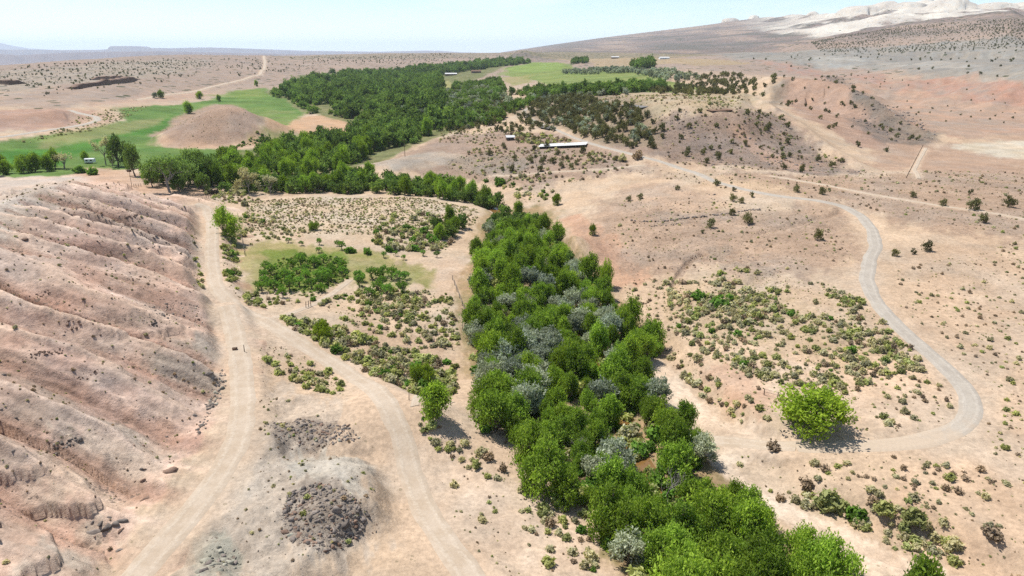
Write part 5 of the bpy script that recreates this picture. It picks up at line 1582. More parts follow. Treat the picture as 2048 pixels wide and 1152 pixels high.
PLACES = [  # polygon, density, min gap, size lo, hi, mix (sage, rab, dry, grn), clump, where
    ([(1330, 570), (1480, 535), (1660, 570), (1790, 640), (1850, 740), (1640, 790), (1480, 750), (1350, 670)], .36, .7, .5, 1.6, (.55, .33, .10, .02), .75, "on the sage flat inside the gravel road bend"),
    ([(1320, 555), (1480, 560), (1560, 620), (1500, 660), (1380, 640)], .13, 1.0, 1.0, 2.0, (.62, .2, .17, .01), .6, "on the sage flat inside the gravel road bend"),
    ([(1240, 560), (1340, 560), (1380, 660), (1330, 690), (1270, 620)], .16, .8, .5, 1.1, (.5, .1, .4, 0), .3, "on the slope at the creek strip's far side"),
    ([(1450, 740), (1760, 700), (1930, 790), (1920, 850), (1740, 880), (1560, 870), (1480, 800)], .085, .9, .45, 1.3, (.5, .25, .25, 0), .5, "on the sand around the lone bright tree"),
    ([(1330, 690), (1400, 720), (1500, 800), (1560, 860), (1480, 850), (1400, 790), (1340, 730)], .22, .8, .7, 1.8, (.45, .35, .2, 0), .4, "on the bank beside the sandy wash"),
    ([(1440, 900), (1560, 905), (1700, 960), (1850, 1060), (1980, 1130), (1860, 1130), (1700, 1060), (1560, 1000)], .20, .9, .6, 1.8, (.4, .4, .2, 0), .5, "between the wash and the gravel road's sandy end"),
    ([(1600, 920), (1800, 910), (2060, 960), (2060, 1160), (1900, 1140), (1720, 1000)], .15, .8, .5, 1.5, (.4, .15, .45, 0), .5, "on the sandy plain south of the gravel road"),
    ([(1900, 700), (2060, 620), (2060, 960), (1950, 900), (1990, 820)], .07, .9, .4, 1.1, (.5, .2, .3, 0), .3, "on the open sand outside the gravel road bend"),
    ([(1780, 540), (2060, 480), (2060, 640), (1900, 700), (1800, 620)], .06, .9, .4, 1.0, (.5, .15, .35, 0), .3, "on the open sand outside the gravel road bend"),
    ([(1240, 400), (1640, 420), (1720, 520), (1560, 550), (1340, 550), (1220, 500)], .035, 1.0, .4, .9, (.4, .1, .5, 0), .4, "on the dry slope above the sage flat"),
    ([(1250, 340), (1560, 350), (2060, 340), (2060, 480), (1740, 420), (1500, 390)], .022, 1.2, .5, 1.1, (.35, .1, .55, 0), .4, "on the dry plain under the mesa"),
    ([(490, 402), (640, 395), (820, 395), (960, 420), (950, 450), (860, 470), (640, 470), (500, 460)], .36, .55, .35, .85, (.45, .15, .4, 0), .35, "in the sandy field of tufts"),
    ([(490, 420), (560, 440), (620, 470), (500, 490), (460, 470)], .08, 1.1, .9, 1.7, (.5, .35, .1, .05), .4, "in the sandy field of tufts"),
    ([(740, 440), (870, 425), (920, 460), (900, 500), (780, 505), (740, 480)], .12, 1.2, 1.1, 2.6, (.45, .2, .1, .25), .4, "in the dark bush belt above the orchard"),
    ([(440, 470), (470, 470), (480, 560), (450, 580), (440, 530)], .28, .8, .8, 1.7, (.2, .65, .05, .1), .2, "along the verge of the straight dirt road"),
    ([(450, 570), (530, 590), (600, 605), (560, 615), (490, 612)], .18, .8, .8, 1.6, (.35, .5, .1, .05), .3, "along the verge of the straight dirt road"),
    ([(620, 600), (760, 570), (900, 590), (920, 690), (840, 700), (700, 650)], .20, .8, .6, 1.7, (.5, .38, .08, .04), .4, "in the brushy flat below the orchard"),
    ([(700, 580), (830, 590), (860, 640), (760, 640)], .14, 1.0, 1.2, 2.2, (.5, .45, .0, .05), .3, "in the brushy flat below the orchard"),
    ([(560, 635), (640, 640), (760, 690), (920, 730), (900, 800), (790, 770), (680, 715), (600, 672)], .42, .8, .9, 2.3, (.35, .5, .1, .05), .4, "in the thick brush beside the dirt road"),
    ([(515, 690), (570, 690), (680, 750), (690, 790), (600, 775), (530, 740)], .20, .9, .8, 1.6, (.2, .7, .1, 0), .45, "in the green brush patch between the two dirt roads"),
    ([(830, 830), (930, 880), (1050, 960), (1180, 1050), (1200, 1160), (1080, 1090), (950, 950), (850, 880)], .28, .9, .6, 1.7, (.4, .4, .15, .05), .5, "on the sand along the creek strip's road side"),
    ([(860, 920), (960, 960), (1080, 1090), (1150, 1160), (980, 1160), (880, 1020)], .045, 1.2, .4, 1.1, (.35, .4, .25, 0), .4, "on the bare sand beside the lower dirt road"),
    ([(770, 930), (800, 930), (850, 1050), (820, 1040)], .14, 1.0, .5, 1.2, (.2, .55, .25, 0), .2, "along the foot of the boulder mound by the road"),
    ([(380, 470), (410, 500), (412, 580), (390, 560)], .12, .9, .6, 1.2, (.3, .6, .1, 0), .3, "at the foot of the pink hill beside the road"),
    ([(0, 400), (200, 370), (390, 430), (400, 640), (440, 780), (330, 960), (180, 1150), (0, 1150)], .035, .8, .25, .7, (.25, .05, .7, 0), .4, "on the bare slope of the pink hill"),
    ([(520, 780), (740, 850), (760, 1060), (560, 1150), (420, 1150), (520, 920)], .06, .8, .3, .8, (.35, .25, .4, 0), .3, "on the boulder mound"),
    ([(880, 330), (980, 290), (1180, 300), (1280, 330), (1150, 370), (980, 365)], .05, 1.2, .7, 1.8, (.5, .1, .4, 0), .4, "on the stony knoll by the long shed"),
    ([(1020, 268), (1080, 268), (1160, 290), (1130, 296), (1040, 285)], .07, 1.4, 1.6, 3.0, (.45, .25, .3, 0), .3, "beside the long shed"),
    ([(1080, 345), (1120, 395), (1060, 410), (1000, 375), (960, 360)], .05, 1.2, .8, 2.2, (.45, .3, .1, .15), .4, "on the ground between knoll and creek trees"),
    ([(1180, 195), (1400, 190), (1500, 200), (1440, 225), (1260, 222)], .02, 1.6, .6, 1.6, (.5, .2, .3, 0), .4, "on the mesa top"),
    ([(1290, 235), (1540, 225), (1740, 345), (1450, 340), (1330, 320)], .025, 1.6, .6, 1.4, (.4, .05, .55, 0), .4, "on the rocky front of the mesa"),
    ([(200, 222), (300, 212), (240, 240), (190, 262), (60, 285), (0, 290), (100, 268)], .03, 1.6, .8, 1.8, (.6, .2, .2, 0), .3, "along the verge of the valley road"),
    ([(430, 300), (500, 275), (515, 262), (530, 275), (460, 300)], .06, 1.4, 1.0, 2.2, (.1, .6, 0, .3), .3, "at the foot of the cone hill"),
    ([(320, 262), (400, 225), (500, 240), (490, 280), (380, 290)], .012, 1.4, .4, .9, (.4, 0, .6, 0), .3, "on the cone hill"),
    ([(400, 375), (480, 385), (520, 400), (480, 410), (420, 400)], .14, 1.0, .8, 1.8, (.5, .3, .2, 0), .3, "around the ruined hut below the yard"),
    ([(880, 260), (960, 240), (1040, 262), (960, 295), (880, 285)], .03, 1.5, .8, 1.8, (.5, .1, .4, 0), .4, "on the pale slope above the thicket"),
]
sh_items = []
PLACES.append(([(525, 560), (560, 510), (690, 515), (700, 570), (640, 595), (540, 595)], .9, .4, .3, .8, (.05, .45, 0, .5), .4, 'in the grass of the orchard'))
PLACES.append((CORR, .10, 1.2, 1.2, 3.0, (.15, .4, .05, .4), .3, 'under the creek trees'))
for k, (poly, dens, gap, lo, hi, mixp, cl, where) in enumerate(PLACES):
    Q = scatter(poly, dens * 1.35, gap * .85, RNG, cl, 14.0, .3, 300 + k)
    names = RNG.choice(["sage", "rab", "dry", "grn"], size=len(Q), p=np.array(mixp) / sum(mixp))
    for q, nme in zip(Q, names):
        s = (lo + (hi - lo) * RNG.uniform() ** 1.5) * 1.18
        sh_items.append((q, s, nme, where))
    # small tufts between the bushes
    Q = scatter(poly, min(max(dens * 2.6, .16), .5), .3, RNG, .35, 6.0, .2, 340 + k)
    for q, nme in zip(Q, RNG.choice(["sage", "rab", "dry"], size=len(Q), p=(.4, .15, .45))):
        sh_items.append((q, RNG.uniform(.16, .42) * (1 if lo < 1 else 1.5), nme, where))
BIG = [(1545, 900, 2.6, "dry", "big dark twiggy bush at the sandy end of the gravel road"), (1655, 1015, 4.2, "rab", "wide olive green bush in the middle of the sandy wash brush"), (1710, 1040, 3.0, "grn", "dense rounded green bush beside the wide olive bush"),
       (1768, 1025, 2.9, "rab", "tall olive bush leaning over the sandy wash"), (1828, 1045, 3.4, "rab", "tall round olive bush above a pale driftwood snag"), (1985, 1075, 3.0, "dry", "large brown-green bush on the sandy plain"), (1612, 975, 2.6, "dry", "grey-brown bush on the wash bank"),
       (1440, 615, 3.8, "grn", "largest dark green bush on the sage flat"), (1395, 598, 3.0, "grn", "green bush beside the largest one on the sage flat"), (1585, 632, 2.0, "grn", "small dark green bush on the sage flat"), (1098, 1130, 1.8, "rab", "round bush by the cut bank pit"), (1240, 452, 1.6, "sage", "grey bush on the eroded bank"),
       (700, 505, 3.4, "grn", "dark upright bush at the orchard's back corner"), (735, 508, 3.0, "grn", "dark upright bush next to the orchard corner bush"), (790, 500, 4.0, "sage", "dark spreading bush in the belt above the orchard"), (870, 500, 3.6, "sage", "greyish bush at the creek end of the dark belt"), (830, 498, 3.6, "dry", "brownish bush in the middle of the dark belt"),
       (1000, 370, 5.5, "grn", "dark thicket bush below the slope track"), (1035, 392, 3.4, "sage", "grey bush beside the creek's upper trees"), (490, 412, 3.2, "sage", "grey bush beside the field's upper corner"), (555, 410, 2.2, "sage", "dark low bush alone in the sandy field"), (160, 346, 5.5, "grn", "bright green bush on the skyline of the pink hill"), (185, 350, 5.0, "grn", "second bright bush on the skyline of the pink hill"), (1275, 318, 6.0, "dry", "grey thicket bush beside the gravel road above the plain"), (1245, 322, 5.0, "sage", "dark bush in the hollow beside the gravel road"), (885, 690, 2.8, "sage", "grey bush at the edge of the creek strip")]
for u, v, s, nme, lab in BIG:
    p = at(u, v)
    m_ = HI[nme][RNG.integers(len(HI[nme]))]
    add("shrub", m_, loc=(p[0], p[1], p[2] - .04), rot=(0, 0, RNG.uniform(0, 6.28)), scale=(s, s * RNG.uniform(.8, 1.0), s * RNG.uniform(.75, 1.0)), label=lab, cat="shrub")
P = np.array([i[0] for i in sh_items]); S_ = np.array([i[1] for i in sh_items])
size = np.where(in_frame(P, .2, 0), S_ / np.linalg.norm(P - [0, 0, CAMZ], axis=1), 0)
order = np.argsort(-size)
NEAR_MAX = 270
for i in order[:NEAR_MAX]:
    p, s, nme, where = sh_items[i]
    m_ = HI[nme][RNG.integers(len(HI[nme]))]
    add("shrub", m_, loc=(p[0], p[1], p[2] - .03), rot=(0, 0, RNG.uniform(0, 6.28)), scale=(s, s * RNG.uniform(.75, 1.05), s * RNG.uniform(.7, 1.1)), label=LOOK[nme] + " " + where, cat="shrub", group="shrubs " + where)
ro = order[NEAR_MAX:]
near = size[ro] > np.quantile(size[ro], .72)
for nm_, sel, pool, ixs, lab in (("brush_foliage", ro[near], SAGE + RAB + DRY + GRN, {"sage": (0, 4), "rab": (4, 8), "dry": (8, 11), "grn": (11, 14)}, "scattered small sage and rabbitbrush over the near sand"),
                                 ("scrub_foliage", ro[~near], LO_ALL, LO_IX, "fine desert scrub dotting the sandy plains and slopes")):
    PP = P[sel]; ss = S_[sel]
    ix = np.array([RNG.integers(*ixs[sh_items[i][2]]) for i in sel])
    stuff(nm_, PP - [0, 0, .03], np.stack([ss, ss, ss * RNG.uniform(.65, 1.1, len(ss))], 1), RNG.uniform(0, 6.28, len(ss)), ix, pool, lab, "scrub")

# ------------------------------------------------------------------ rocks
RK = [rock_shape(800 + i, M_ROCK) for i in range(6)]
RK2 = [rock_shape(820 + i, M_ROCK2) for i in range(5)]
RK3 = [rock_shape(840 + i, M_ROCK3) for i in range(4)]
RK_L = [rock_shape(860 + i, M_ROCK, 0) for i in range(3)] + [rock_shape(870 + i, M_ROCK2, 0) for i in range(3)] + [rock_shape(880 + i, M_ROCK3, 0) for i in range(2)]
RSETS = {"dark": (RK, (0, 3), "dark grey boulder"), "brown": (RK2, (3, 6), "brown boulder"), "pale": (RK3, (6, 8), "greenish grey boulder")}
ROCKS = [  # polygon, density, gap, lo, hi, mix (dark, brown, pale), clump, power, where
    ([(525, 852), (600, 836), (700, 852), (722, 878), (660, 896), (560, 888)], 4.5, .22, .22, 1.1, (.8, .17, .03), .4, 2.2, "in the band on top of the mound"),
    ([(575, 985), (640, 965), (700, 985), (735, 1030), (720, 1080), (650, 1110), (575, 1085), (560, 1030)], 6.0, .2, .25, 1.3, (.75, .22, .03), .3, 2.2, "on the rubble face of the mound"),
    ([(520, 900), (640, 890), (740, 930), (760, 1060), (640, 1140), (500, 1100)], .5, .4, .12, .5, (.4, .4, .2), .3, 2.0, "around the mound"),
    ([(275, 615), (340, 600), (400, 612), (405, 650), (330, 658), (280, 645)], 1.2, .35, .25, 1.1, (.75, .15, .1), .4, 2.0, "on the scree patch of the pink hill"),
    ([(110, 385), (170, 395), (330, 470), (400, 510), (380, 520), (250, 480), (120, 420)], .5, .4, .2, .9, (.6, .35, .05), .4, 2.0, "in the dark gully of the pink hill"),
    ([(0, 390), (200, 370), (390, 430), (400, 640), (440, 780), (330, 960), (180, 1150), (0, 1150)], .10, .5, .15, .75, (.25, .65, .1), .5, 2.5, "on the bare slope of the pink hill"),
    ([(165, 1060), (185, 1035), (235, 1028), (258, 1042), (245, 1062), (200, 1066)], 1.6, .7, .8, 2.4, (.9, .1, 0), 0, 1.4, "in the dark outcrop beside the track"),
    ([(395, 1150), (410, 1105), (450, 1085), (478, 1105), (480, 1150)], 1.6, .5, .4, 1.7, (.35, 0, .65), 0, 1.6, "in the green grey outcrop at the mound's foot"),
    ([(412, 812), (425, 750), (445, 735), (456, 760), (445, 800), (420, 830)], 2.2, .45, .35, 1.5, (.6, 0, .4), 0, 1.6, "in the outcrop beside the wide track"),
    ([(250, 920), (330, 925), (350, 945), (300, 965), (250, 950)], .35, .6, .3, 1.5, (.3, .7, 0), 0, 2.0, "on the lower hill slope beside the track"),
    ([(495, 690), (520, 700), (540, 790), (520, 800), (508, 740)], .6, .4, .15, .6, (.4, .6, 0), 0, 2, "on the rim between the two dirt roads"),
    ([(510, 900), (500, 960), (430, 1050), (460, 1060), (560, 940)], .25, .5, .2, .7, (.3, .5, .2), 0, 2, "below the rim of the wide track"),
    ([(1280, 240), (1440, 235), (1540, 225), (1640, 300), (1740, 345), (1600, 342), (1450, 335), (1320, 312)], .07, 1.2, .6, 2.2, (.85, .15, 0), .5, 2.2, "on the rocky front of the mesa"),
    ([(1640, 152), (1700, 165), (1780, 215), (1880, 268), (1850, 285), (1760, 280), (1700, 230)], .05, 1.6, .8, 3.0, (.95, .05, 0), .4, 2.0, "on the dark crest of the red ridge"),
    ([(880, 322), (980, 302), (1080, 332), (1040, 352), (940, 352)], .14, .9, .5, 1.6, (.9, .1, 0), .4, 2.0, "on the stony knoll"),
    ([(1100, 300), (1260, 300), (1330, 330), (1280, 345), (1100, 345)], .05, .9, .4, 1.2, (.6, .4, 0), .4, 2.0, "on the stony slope below the shed"),
    ([(1380, 500), (1460, 495), (1560, 535), (1560, 560), (1470, 560), (1400, 525)], .16, .6, .25, 1.0, (.7, .3, 0), .4, 2.0, "on the gravelly rise inside the road bend"),
    ([(1240, 385), (1330, 365), (1440, 392), (1560, 425), (1440, 450), (1280, 440)], .09, .7, .3, 1.0, (.7, .3, 0), .5, 2.0, "on the stony ground above the dry wall"),
    ([(1760, 405), (1900, 425), (2020, 455), (1900, 460), (1780, 430)], .10, .7, .3, 1.0, (.8, .2, 0), .5, 2.0, "on the stony rise outside the road bend"),
    ([(1830, 545), (1960, 510), (1960, 545), (1860, 565)], .10, .6, .2, .7, (.8, .2, 0), .4, 2.0, "on the gravel patch outside the road bend"),
    ([(0, 140), (300, 122), (420, 130), (380, 150), (200, 160), (0, 185)], .004, 3.0, 1.5, 4.5, (.3, .4, .3), .6, 2.0, "on the far plateau"),
]
rk_items = []
for k, (poly, dens, gap, lo, hi, mp, cl, pw, where) in enumerate(ROCKS):
    Q = scatter(poly, dens * 1.7, gap * .75, RNG, cl, 5.0 if hi < 2 else 18.0, .1, 500 + k)
    nm = RNG.choice(["dark", "brown", "pale"], size=len(Q), p=np.array(mp) / sum(mp))
    for q, n_ in zip(Q, nm):
        rk_items.append((q, lo * .7 + (hi - lo) * RNG.uniform() ** (pw * 1.35), n_, where))
for u, v, s, n_ in ((340, 940, 2.0, "brown"), (290, 998, 1.3, "brown"), (160, 880, 1.3, "dark"), (325, 440, 2.2, "brown"), (240, 1100, 1.2, "dark"), (668, 1022, 1.9, "dark"), (690, 1050, 1.6, "dark"), (584, 992, 1.2, "dark"), (420, 745, 1.7, "dark"), (45, 478, 2.0, "brown"), (390, 830, 1.0, "dark"), (1428, 390, 2.0, "dark")):
    rk_items.append((at(u, v), s, n_, "resting by itself on the open slope"))
for px_, n_r, kind_, hi_ in (([(250, 436), (275, 430), (310, 416)], 46, "brown", 1.0), ([(195, 487), (228, 474)], 26, "brown", .9), ([(130, 652), (165, 646), (188, 640)], 26, "brown", .8), ([(50, 724), (80, 706), (125, 703)], 40, "brown", .8), ([(110, 907), (140, 886), (162, 880)], 30, "dark", .8), ([(395, 872), (410, 840), (422, 800)], 50, "dark", .8),
                            ([(140, 757), (180, 749), (202, 742)], 20, "brown", .6), ([(260, 562), (300, 553)], 18, "brown", .6), ([(60, 592), (100, 582)], 16, "brown", .6), ([(1370, 545), (1380, 520), (1402, 508)], 24, "brown", .7), ([(1170, 455), (1230, 500), (1290, 560)], 40, "brown", .7)):
    PR = raycast(px_)
    for t_ in RNG.uniform(0, len(px_) - 1.001, n_r):
        k_ = int(t_); q = PR[k_] + (PR[k_ + 1] - PR[k_]) * (t_ - k_) + RNG.normal(0, .28, 3)
        rk_items.append((np.array([q[0], q[1], ground(q[0], q[1])[0]]), RNG.uniform(.25, 1) ** 1.5 * hi_ + .12, kind_, "in the broken ledge across the slope"))
P = np.array([i[0] for i in rk_items]); S_ = np.array([i[1] for i in rk_items])
size = np.where(in_frame(P, .1, 0), S_ / np.linalg.norm(P - [0, 0, CAMZ], axis=1), 0)
order = np.argsort(-size)
for i in order[:260]:
    p, s, n_, where = rk_items[i]
    st = RSETS[n_]
    bigw = "big " if s > 1.5 else ("small " if s < .8 else "")
    add("boulder", st[0][RNG.integers(len(st[0]))], loc=(p[0], p[1], p[2] - .24 * s), rot=(RNG.uniform(-.25, .25), RNG.uniform(-.25, .25), RNG.uniform(0, 6.28)), scale=(s, s * RNG.uniform(.75, 1.1), s * RNG.uniform(.75, 1.15)), label=bigw + st[2] + " " + where, cat="boulder", group="boulders " + where)
ro = order[260:]
stuff("rubble", P[ro] - np.array([0, 0, .2]) * S_[ro][:, None], np.stack([S_[ro], S_[ro] * .9, S_[ro]], 1), RNG.uniform(0, 6.28, len(ro)), np.array([RNG.integers(*RSETS[rk_items[i][2]][1]) for i in ro]), RK_L, "loose rubble and stones over the mound, hill and mesa slopes", "rubble")

# ------------------------------------------------------------------ ledges of darker rock
def ledge(px, h, depth, m, name="cliff_ledge", seed=0):
    """broken cliff band standing along a line on the ground: blocky face with an uneven top"""
    P = raycast(px); P = P[~np.isnan(P[:, 0])]
    seg = np.r_[0, np.cumsum(np.hypot(np.diff(P[:, 0]), np.diff(P[:, 1])))]
    n = max(12, int(seg[-1] / max(h * .35, .3)))
    n = min(n, 90)
    t = np.linspace(0, seg[-1], n)
    x = np.interp(t, seg, P[:, 0]); y = np.interp(t, seg, P[:, 1])
    rng = np.random.default_rng(seed)
    tx, ty = np.gradient(x), np.gradient(y); l = np.hypot(tx, ty) + 1e-9
    nx, ny = ty / l, -tx / l
    s = np.where(nx * x + ny * y > 0, -1, 1); nx, ny = nx * s, ny * s            # facing the valley
    taper = np.minimum(1, np.minimum(np.arange(n), n - 1 - np.arange(n)) / (n * .18)) * (.85 + .35 * fbm(t, t * 0, h * 2.2, 3, seed))
    rows = []
    jut = rng.normal(0, .06 * h, n)
    for f, o in ((-.6, .28), (.15, .22), (.55, .05), (.95, .12), (1.0, -depth * .5), (-.4, -depth)):
        jj = jut * (1 if f < 1 else .2) + rng.normal(0, .02 * h, n)
        xx, yy = x + nx * (o * h if abs(o) < .5 else o) + nx * jj, y + ny * (o * h if abs(o) < .5 else o) + ny * jj
        rows.append(np.stack([xx, yy, ground(x, y) + f * h * taper * np.where(f > 0, rng.uniform(.9, 1.1, n), 1)], 1))
    V = np.stack(rows, 0).reshape(-1, 3)
    k = len(rows)
    ix = np.arange(k * n).reshape(k, n)
    F = np.stack([ix[:-1, :-1], ix[:-1, 1:], ix[1:, 1:], ix[1:, :-1]], -1).reshape(-1, 4)
    return add(name, new_mesh(name, V, F, [m]), kind="structure")


for i, (px, h, d, m) in enumerate([
    ([(128, 176), (150, 179), (165, 176), (190, 172), (215, 170), (250, 166), (280, 158)], 6.5, 14, M_ROCK2), ([(180, 160), (215, 158), (250, 156)], 5, 10, M_ROCK2), ([(-5, 168), (20, 170), (40, 168), (55, 167)], 6, 10, M_ROCK2),
    
    
]):
    ledge(px, h, d, m, seed=i)

# low dry stone wall on the slope, stone by stone
def stone_line(px, n, lo, hi, label):
    P = raycast(px); seg = np.r_[0, np.cumsum(np.hypot(np.diff(P[:, 0]), np.diff(P[:, 1])))]
    t = np.sort(RNG.uniform(0, seg[-1], n))
    x = np.interp(t, seg, P[:, 0]); y = np.interp(t, seg, P[:, 1]); z = ground(x, y)
    root = add("stone_wall", None, loc=(x[0], y[0], z[0]), label=label, cat="wall")
    for i in range(n):
        s = RNG.uniform(lo, hi)
        add("stone", RK[RNG.integers(6)], parent=root, loc=(x[i] - x[0] + RNG.normal(0, .25), y[i] - y[0] + RNG.normal(0, .35), z[i] - z[0]), rot=(0, 0, RNG.uniform(0, 6)), scale=(s, s * .8, s * .9))


stone_line([(1262, 441), (1290, 444), (1330, 443), (1360, 438), (1400, 434), (1450, 428), (1500, 421), (1525, 419)], 120, .5, 1.2, "low dry wall of dark stones across the stony slope")
stone_line([(1300, 453), (1340, 450), (1370, 447)], 20, .4, .8, "short broken row of stones below the longer dry wall")

# ------------------------------------------------------------------ buildings and things people left
def flat_mat(name, c, rough=.7, metal=0.0, noise=.25, scale=3.0):
    m, nt, bs = mat(name); h = NT(nt)
    tc = h.n("ShaderNodeTexCoord").outputs["Object"]
    sc = h.n("ShaderNodeVectorMath", operation='SCALE'); sc.inputs[0].default_value = c
    nt.links.new(h.math('MULTIPLY_ADD', h.noise(scale, 4, .6, tc), noise * 2, 1 - noise), sc.inputs[3])
    nt.links.new(sc.outputs[0], bs.inputs["Base Color"]); bs.inputs["Roughness"].default_value = rough; bs.inputs["Metallic"].default_value = metal
    return m


M_ROOF = flat_mat("white_metal_roof", (.5, .49, .47), .5, 0, .18)
M_WOOD = flat_mat("weathered_wood", alb(128, 108, 90), .9)
M_DARKW = flat_mat("dark_weathered_wood", alb(92, 80, 70), .9)
M_WHITE = flat_mat("white_paint", (.74, .74, .72), .4, 0, .06)
M_GLASS = flat_mat("dark_window", (.03, .035, .04), .15, 0, .1)
M_TYRE = flat_mat("black_rubber", (.02, .02, .02), .8)
M_TIN = flat_mat("grey_tin_roof", alb(150, 144, 136), .5)
M_BROWN = flat_mat("brown_wall", alb(150, 120, 98), .9)


def box_mesh(name, parts, mats_):
    """parts: (cx, cy, cz, sx, sy, sz, material index)"""
    V, F, mi = [], [], []
    for cx, cy_, cz, sx, sy, sz, m in parts:
        o = len(V)
        for dx in (-.5, .5):
            for dy in (-.5, .5):
                for dz in (-.5, .5):
                    V.append((cx + dx * sx, cy_ + dy * sy, cz + dz * sz))
        for f in ((0, 1, 3, 2), (4, 6, 7, 5), (0, 4, 5, 1), (2, 3, 7, 6), (0, 2, 6, 4), (1, 5, 7, 3)):
            F.append([o + i for i in f]); mi.append(m)
    return new_mesh(name, np.array(V), np.array(F), mats_, mat_idx=mi)


def prism(name, prof, x0, x1, m):
    """profile in (y, z) swept along x"""
    n = len(prof)
    V = [(x, y, z) for x in (x0, x1) for y, z in prof]
    me = bpy.data.meshes.new(name)
    F = [[i, (i + 1) % n, n + (i + 1) % n, n + i] for i in range(n)] + [list(range(n))[::-1], [n + i for i in range(n)]]
    me.from_pydata(V, [], F); me.materials.append(m); me.update()
    return me


def shed(u0, v0, u1, v1, depth, hf, hb, roof, wall, label, posts=8, name="shed", cat="shed"):
    """open-fronted lean-to between two pixels on the ground"""
    a, b = at(u0, v0), at(u1, v1)
    L = math.hypot(b[0] - a[0], b[1] - a[1]); ang = math.atan2(b[1] - a[1], b[0] - a[0])
    z = min(a[2], b[2])
    root = add(name, None, loc=(a[0], a[1], z), rot=(0, math.asin(max(-.2, min(.2, -(b[2] - a[2]) / L))) if abs(b[2] - a[2]) < .15 * L else 0, ang), label=label, cat=cat)
    add("roof", prism("roof", [(-.5, hf), (depth + .4, hb), (depth + .4, hb + .12), (-.5, hf + .12)], -.5, L + .5, roof), parent=root)
    add("back_wall", box_mesh("back_wall", [(L / 2, depth, hb / 2 - .4, L, .12, hb + .6, 0)], [wall]), parent=root)
    for x in (.06, L - .06):
        add("side_wall", prism("side_wall", [(.1, -.6), (depth - .07, -.6), (depth - .07, hb - .05), (.1, hf - .05)], x - .05, x + .05, wall), parent=root)
    for i in range(posts):
        add("post", box_mesh("post", [(0, 0, hf / 2 - .4, .16, .16, hf + .7, 0)], [M_WOOD]), parent=root, loc=(.3 + (L - .6) * i / max(1, posts - 1), 0, 0))
    return root


shed(1079, 298, 1171, 294, 4.2, 1.2, 2.1, M_ROOF, M_WOOD, "long low shed with a white metal roof on the knoll", 11)
shed(1243, 214, 1283, 219, 4, 1.0, 1.6, M_TIN, M_DARKW, "long dark low shed at the edge of the juniper stand", 7)
shed(1424, 225, 1465, 223, 4, .8, 1.3, M_BROWN, M_WOOD, "brown low shed on the rim of the mesa", 7)
shed(1082, 258, 1098, 261, 5, 1.2, 1.8, M_TIN, M_DARKW, "grey roofed low shed beside the climbing gravel road", 4)


def house(u, v, L, D, H, rise, rz, roof, wall, label, name="house"):
    p = at(u, v)
    root = add(name, None, loc=(p[0], p[1], p[2]), rot=(0, 0, rz), label=label, cat="house")
    add("wall", prism("wall", [(-D / 2, -1), (D / 2, -1), (D / 2, H), (0, H + rise * .98), (-D / 2, H)], -L / 2, L / 2, wall), parent=root)
    for s in (-1, 1):
        add("roof_slope", prism("roof_slope", [(0, H + rise + .02), (s * (D / 2 + .5), H - .22), (s * (D / 2 + .5), H - .02), (0, H + rise + .22)], -L / 2 - .5, L / 2 + .5, roof), parent=root)
    add("door", box_mesh("door", [(-L * .15, -D / 2 - .03, 1.0, 1.0, .08, 2.0, 0)], [M_DARKW]), parent=root)
    for k in (-.38, .1, .33):
        w = add("window", box_mesh("window", [(L * k, -D / 2 - .03, 1.5, 1.2, .07, 1.0, 0)], [M_GLASS]), parent=root)
        add("sill", box_mesh("sill", [(L * k, -D / 2 - .08, .95, 1.4, .18, .08, 0)], [M_WHITE]), parent=w)
    return root


house(1020, 280, 4.5, 4, 1.9, .8, .2, M_ROOF, M_WOOD, "small hut with a white roof on the knoll above the thicket", "hut")
house(902, 151, 26, 10, 3.5, 2, .1, M_ROOF, M_BROWN, "long white roofed barn among the valley trees", "barn")
house(1230, 117, 20, 9, 3.5, 2, 0, M_ROOF, M_BROWN, "white roofed barn on the dry far field", "barn")
house(1328, 118, 24, 11, 3, 2, .1, M_ROOF, M_WHITE, "pale roofed building beside the far tall trees", "barn")
house(952, 146, 22, 10, 4, 2.5, .2, M_BROWN, M_BROWN, "brown roofed house deep in the far wood")
house(780, 160, 16, 9, 3.5, 2.2, .3, M_BROWN, M_BROWN, "small brown house hidden in the valley wood")


def trailer(u, v, L, rz, label):
    p = at(u, v)
    root = add("camper_trailer", None, loc=tuple(p), rot=(0, 0, rz), label=label, cat="trailer")
    w = 2.3
    add("body", prism("body", [(-w / 2, .7), (w / 2, .7), (w / 2, 2.5), (w / 2 - .3, 2.85), (-w / 2 + .3, 2.85), (-w / 2, 2.5)], -L / 2, L / 2, M_WHITE), parent=root)
    for x in (-L * .25, L * .2):
        add("window", box_mesh("window", [(x, -w / 2 - .02, 1.9, 1.1, .06, .7, 0)], [M_GLASS]), parent=root)
    for x in (-.45, .45):
        for s in (-1, 1):
            V, F = tube([[x, s * (w / 2 - .25), .38], [x, s * (w / 2 + .02), .38]], [.38, .38], 12)
            V = np.concatenate([V, [[x, s * (w / 2 + .02), .38]]])
            F3 = np.array([[12 + i, 12 + (i + 1) % 12, 24] for i in range(12)])
            add("wheel", new_mesh("wheel", V, [F, F3], [M_TYRE]), parent=root)
    add("tow_bar", box_mesh("tow_bar", [(L / 2 + .6, 0, .6, 1.3, .12, .12, 0)], [M_TYRE]), parent=root)


trailer(181, 327, 5.0, .15, "white camper trailer beside a small dark tree at the meadow edge")


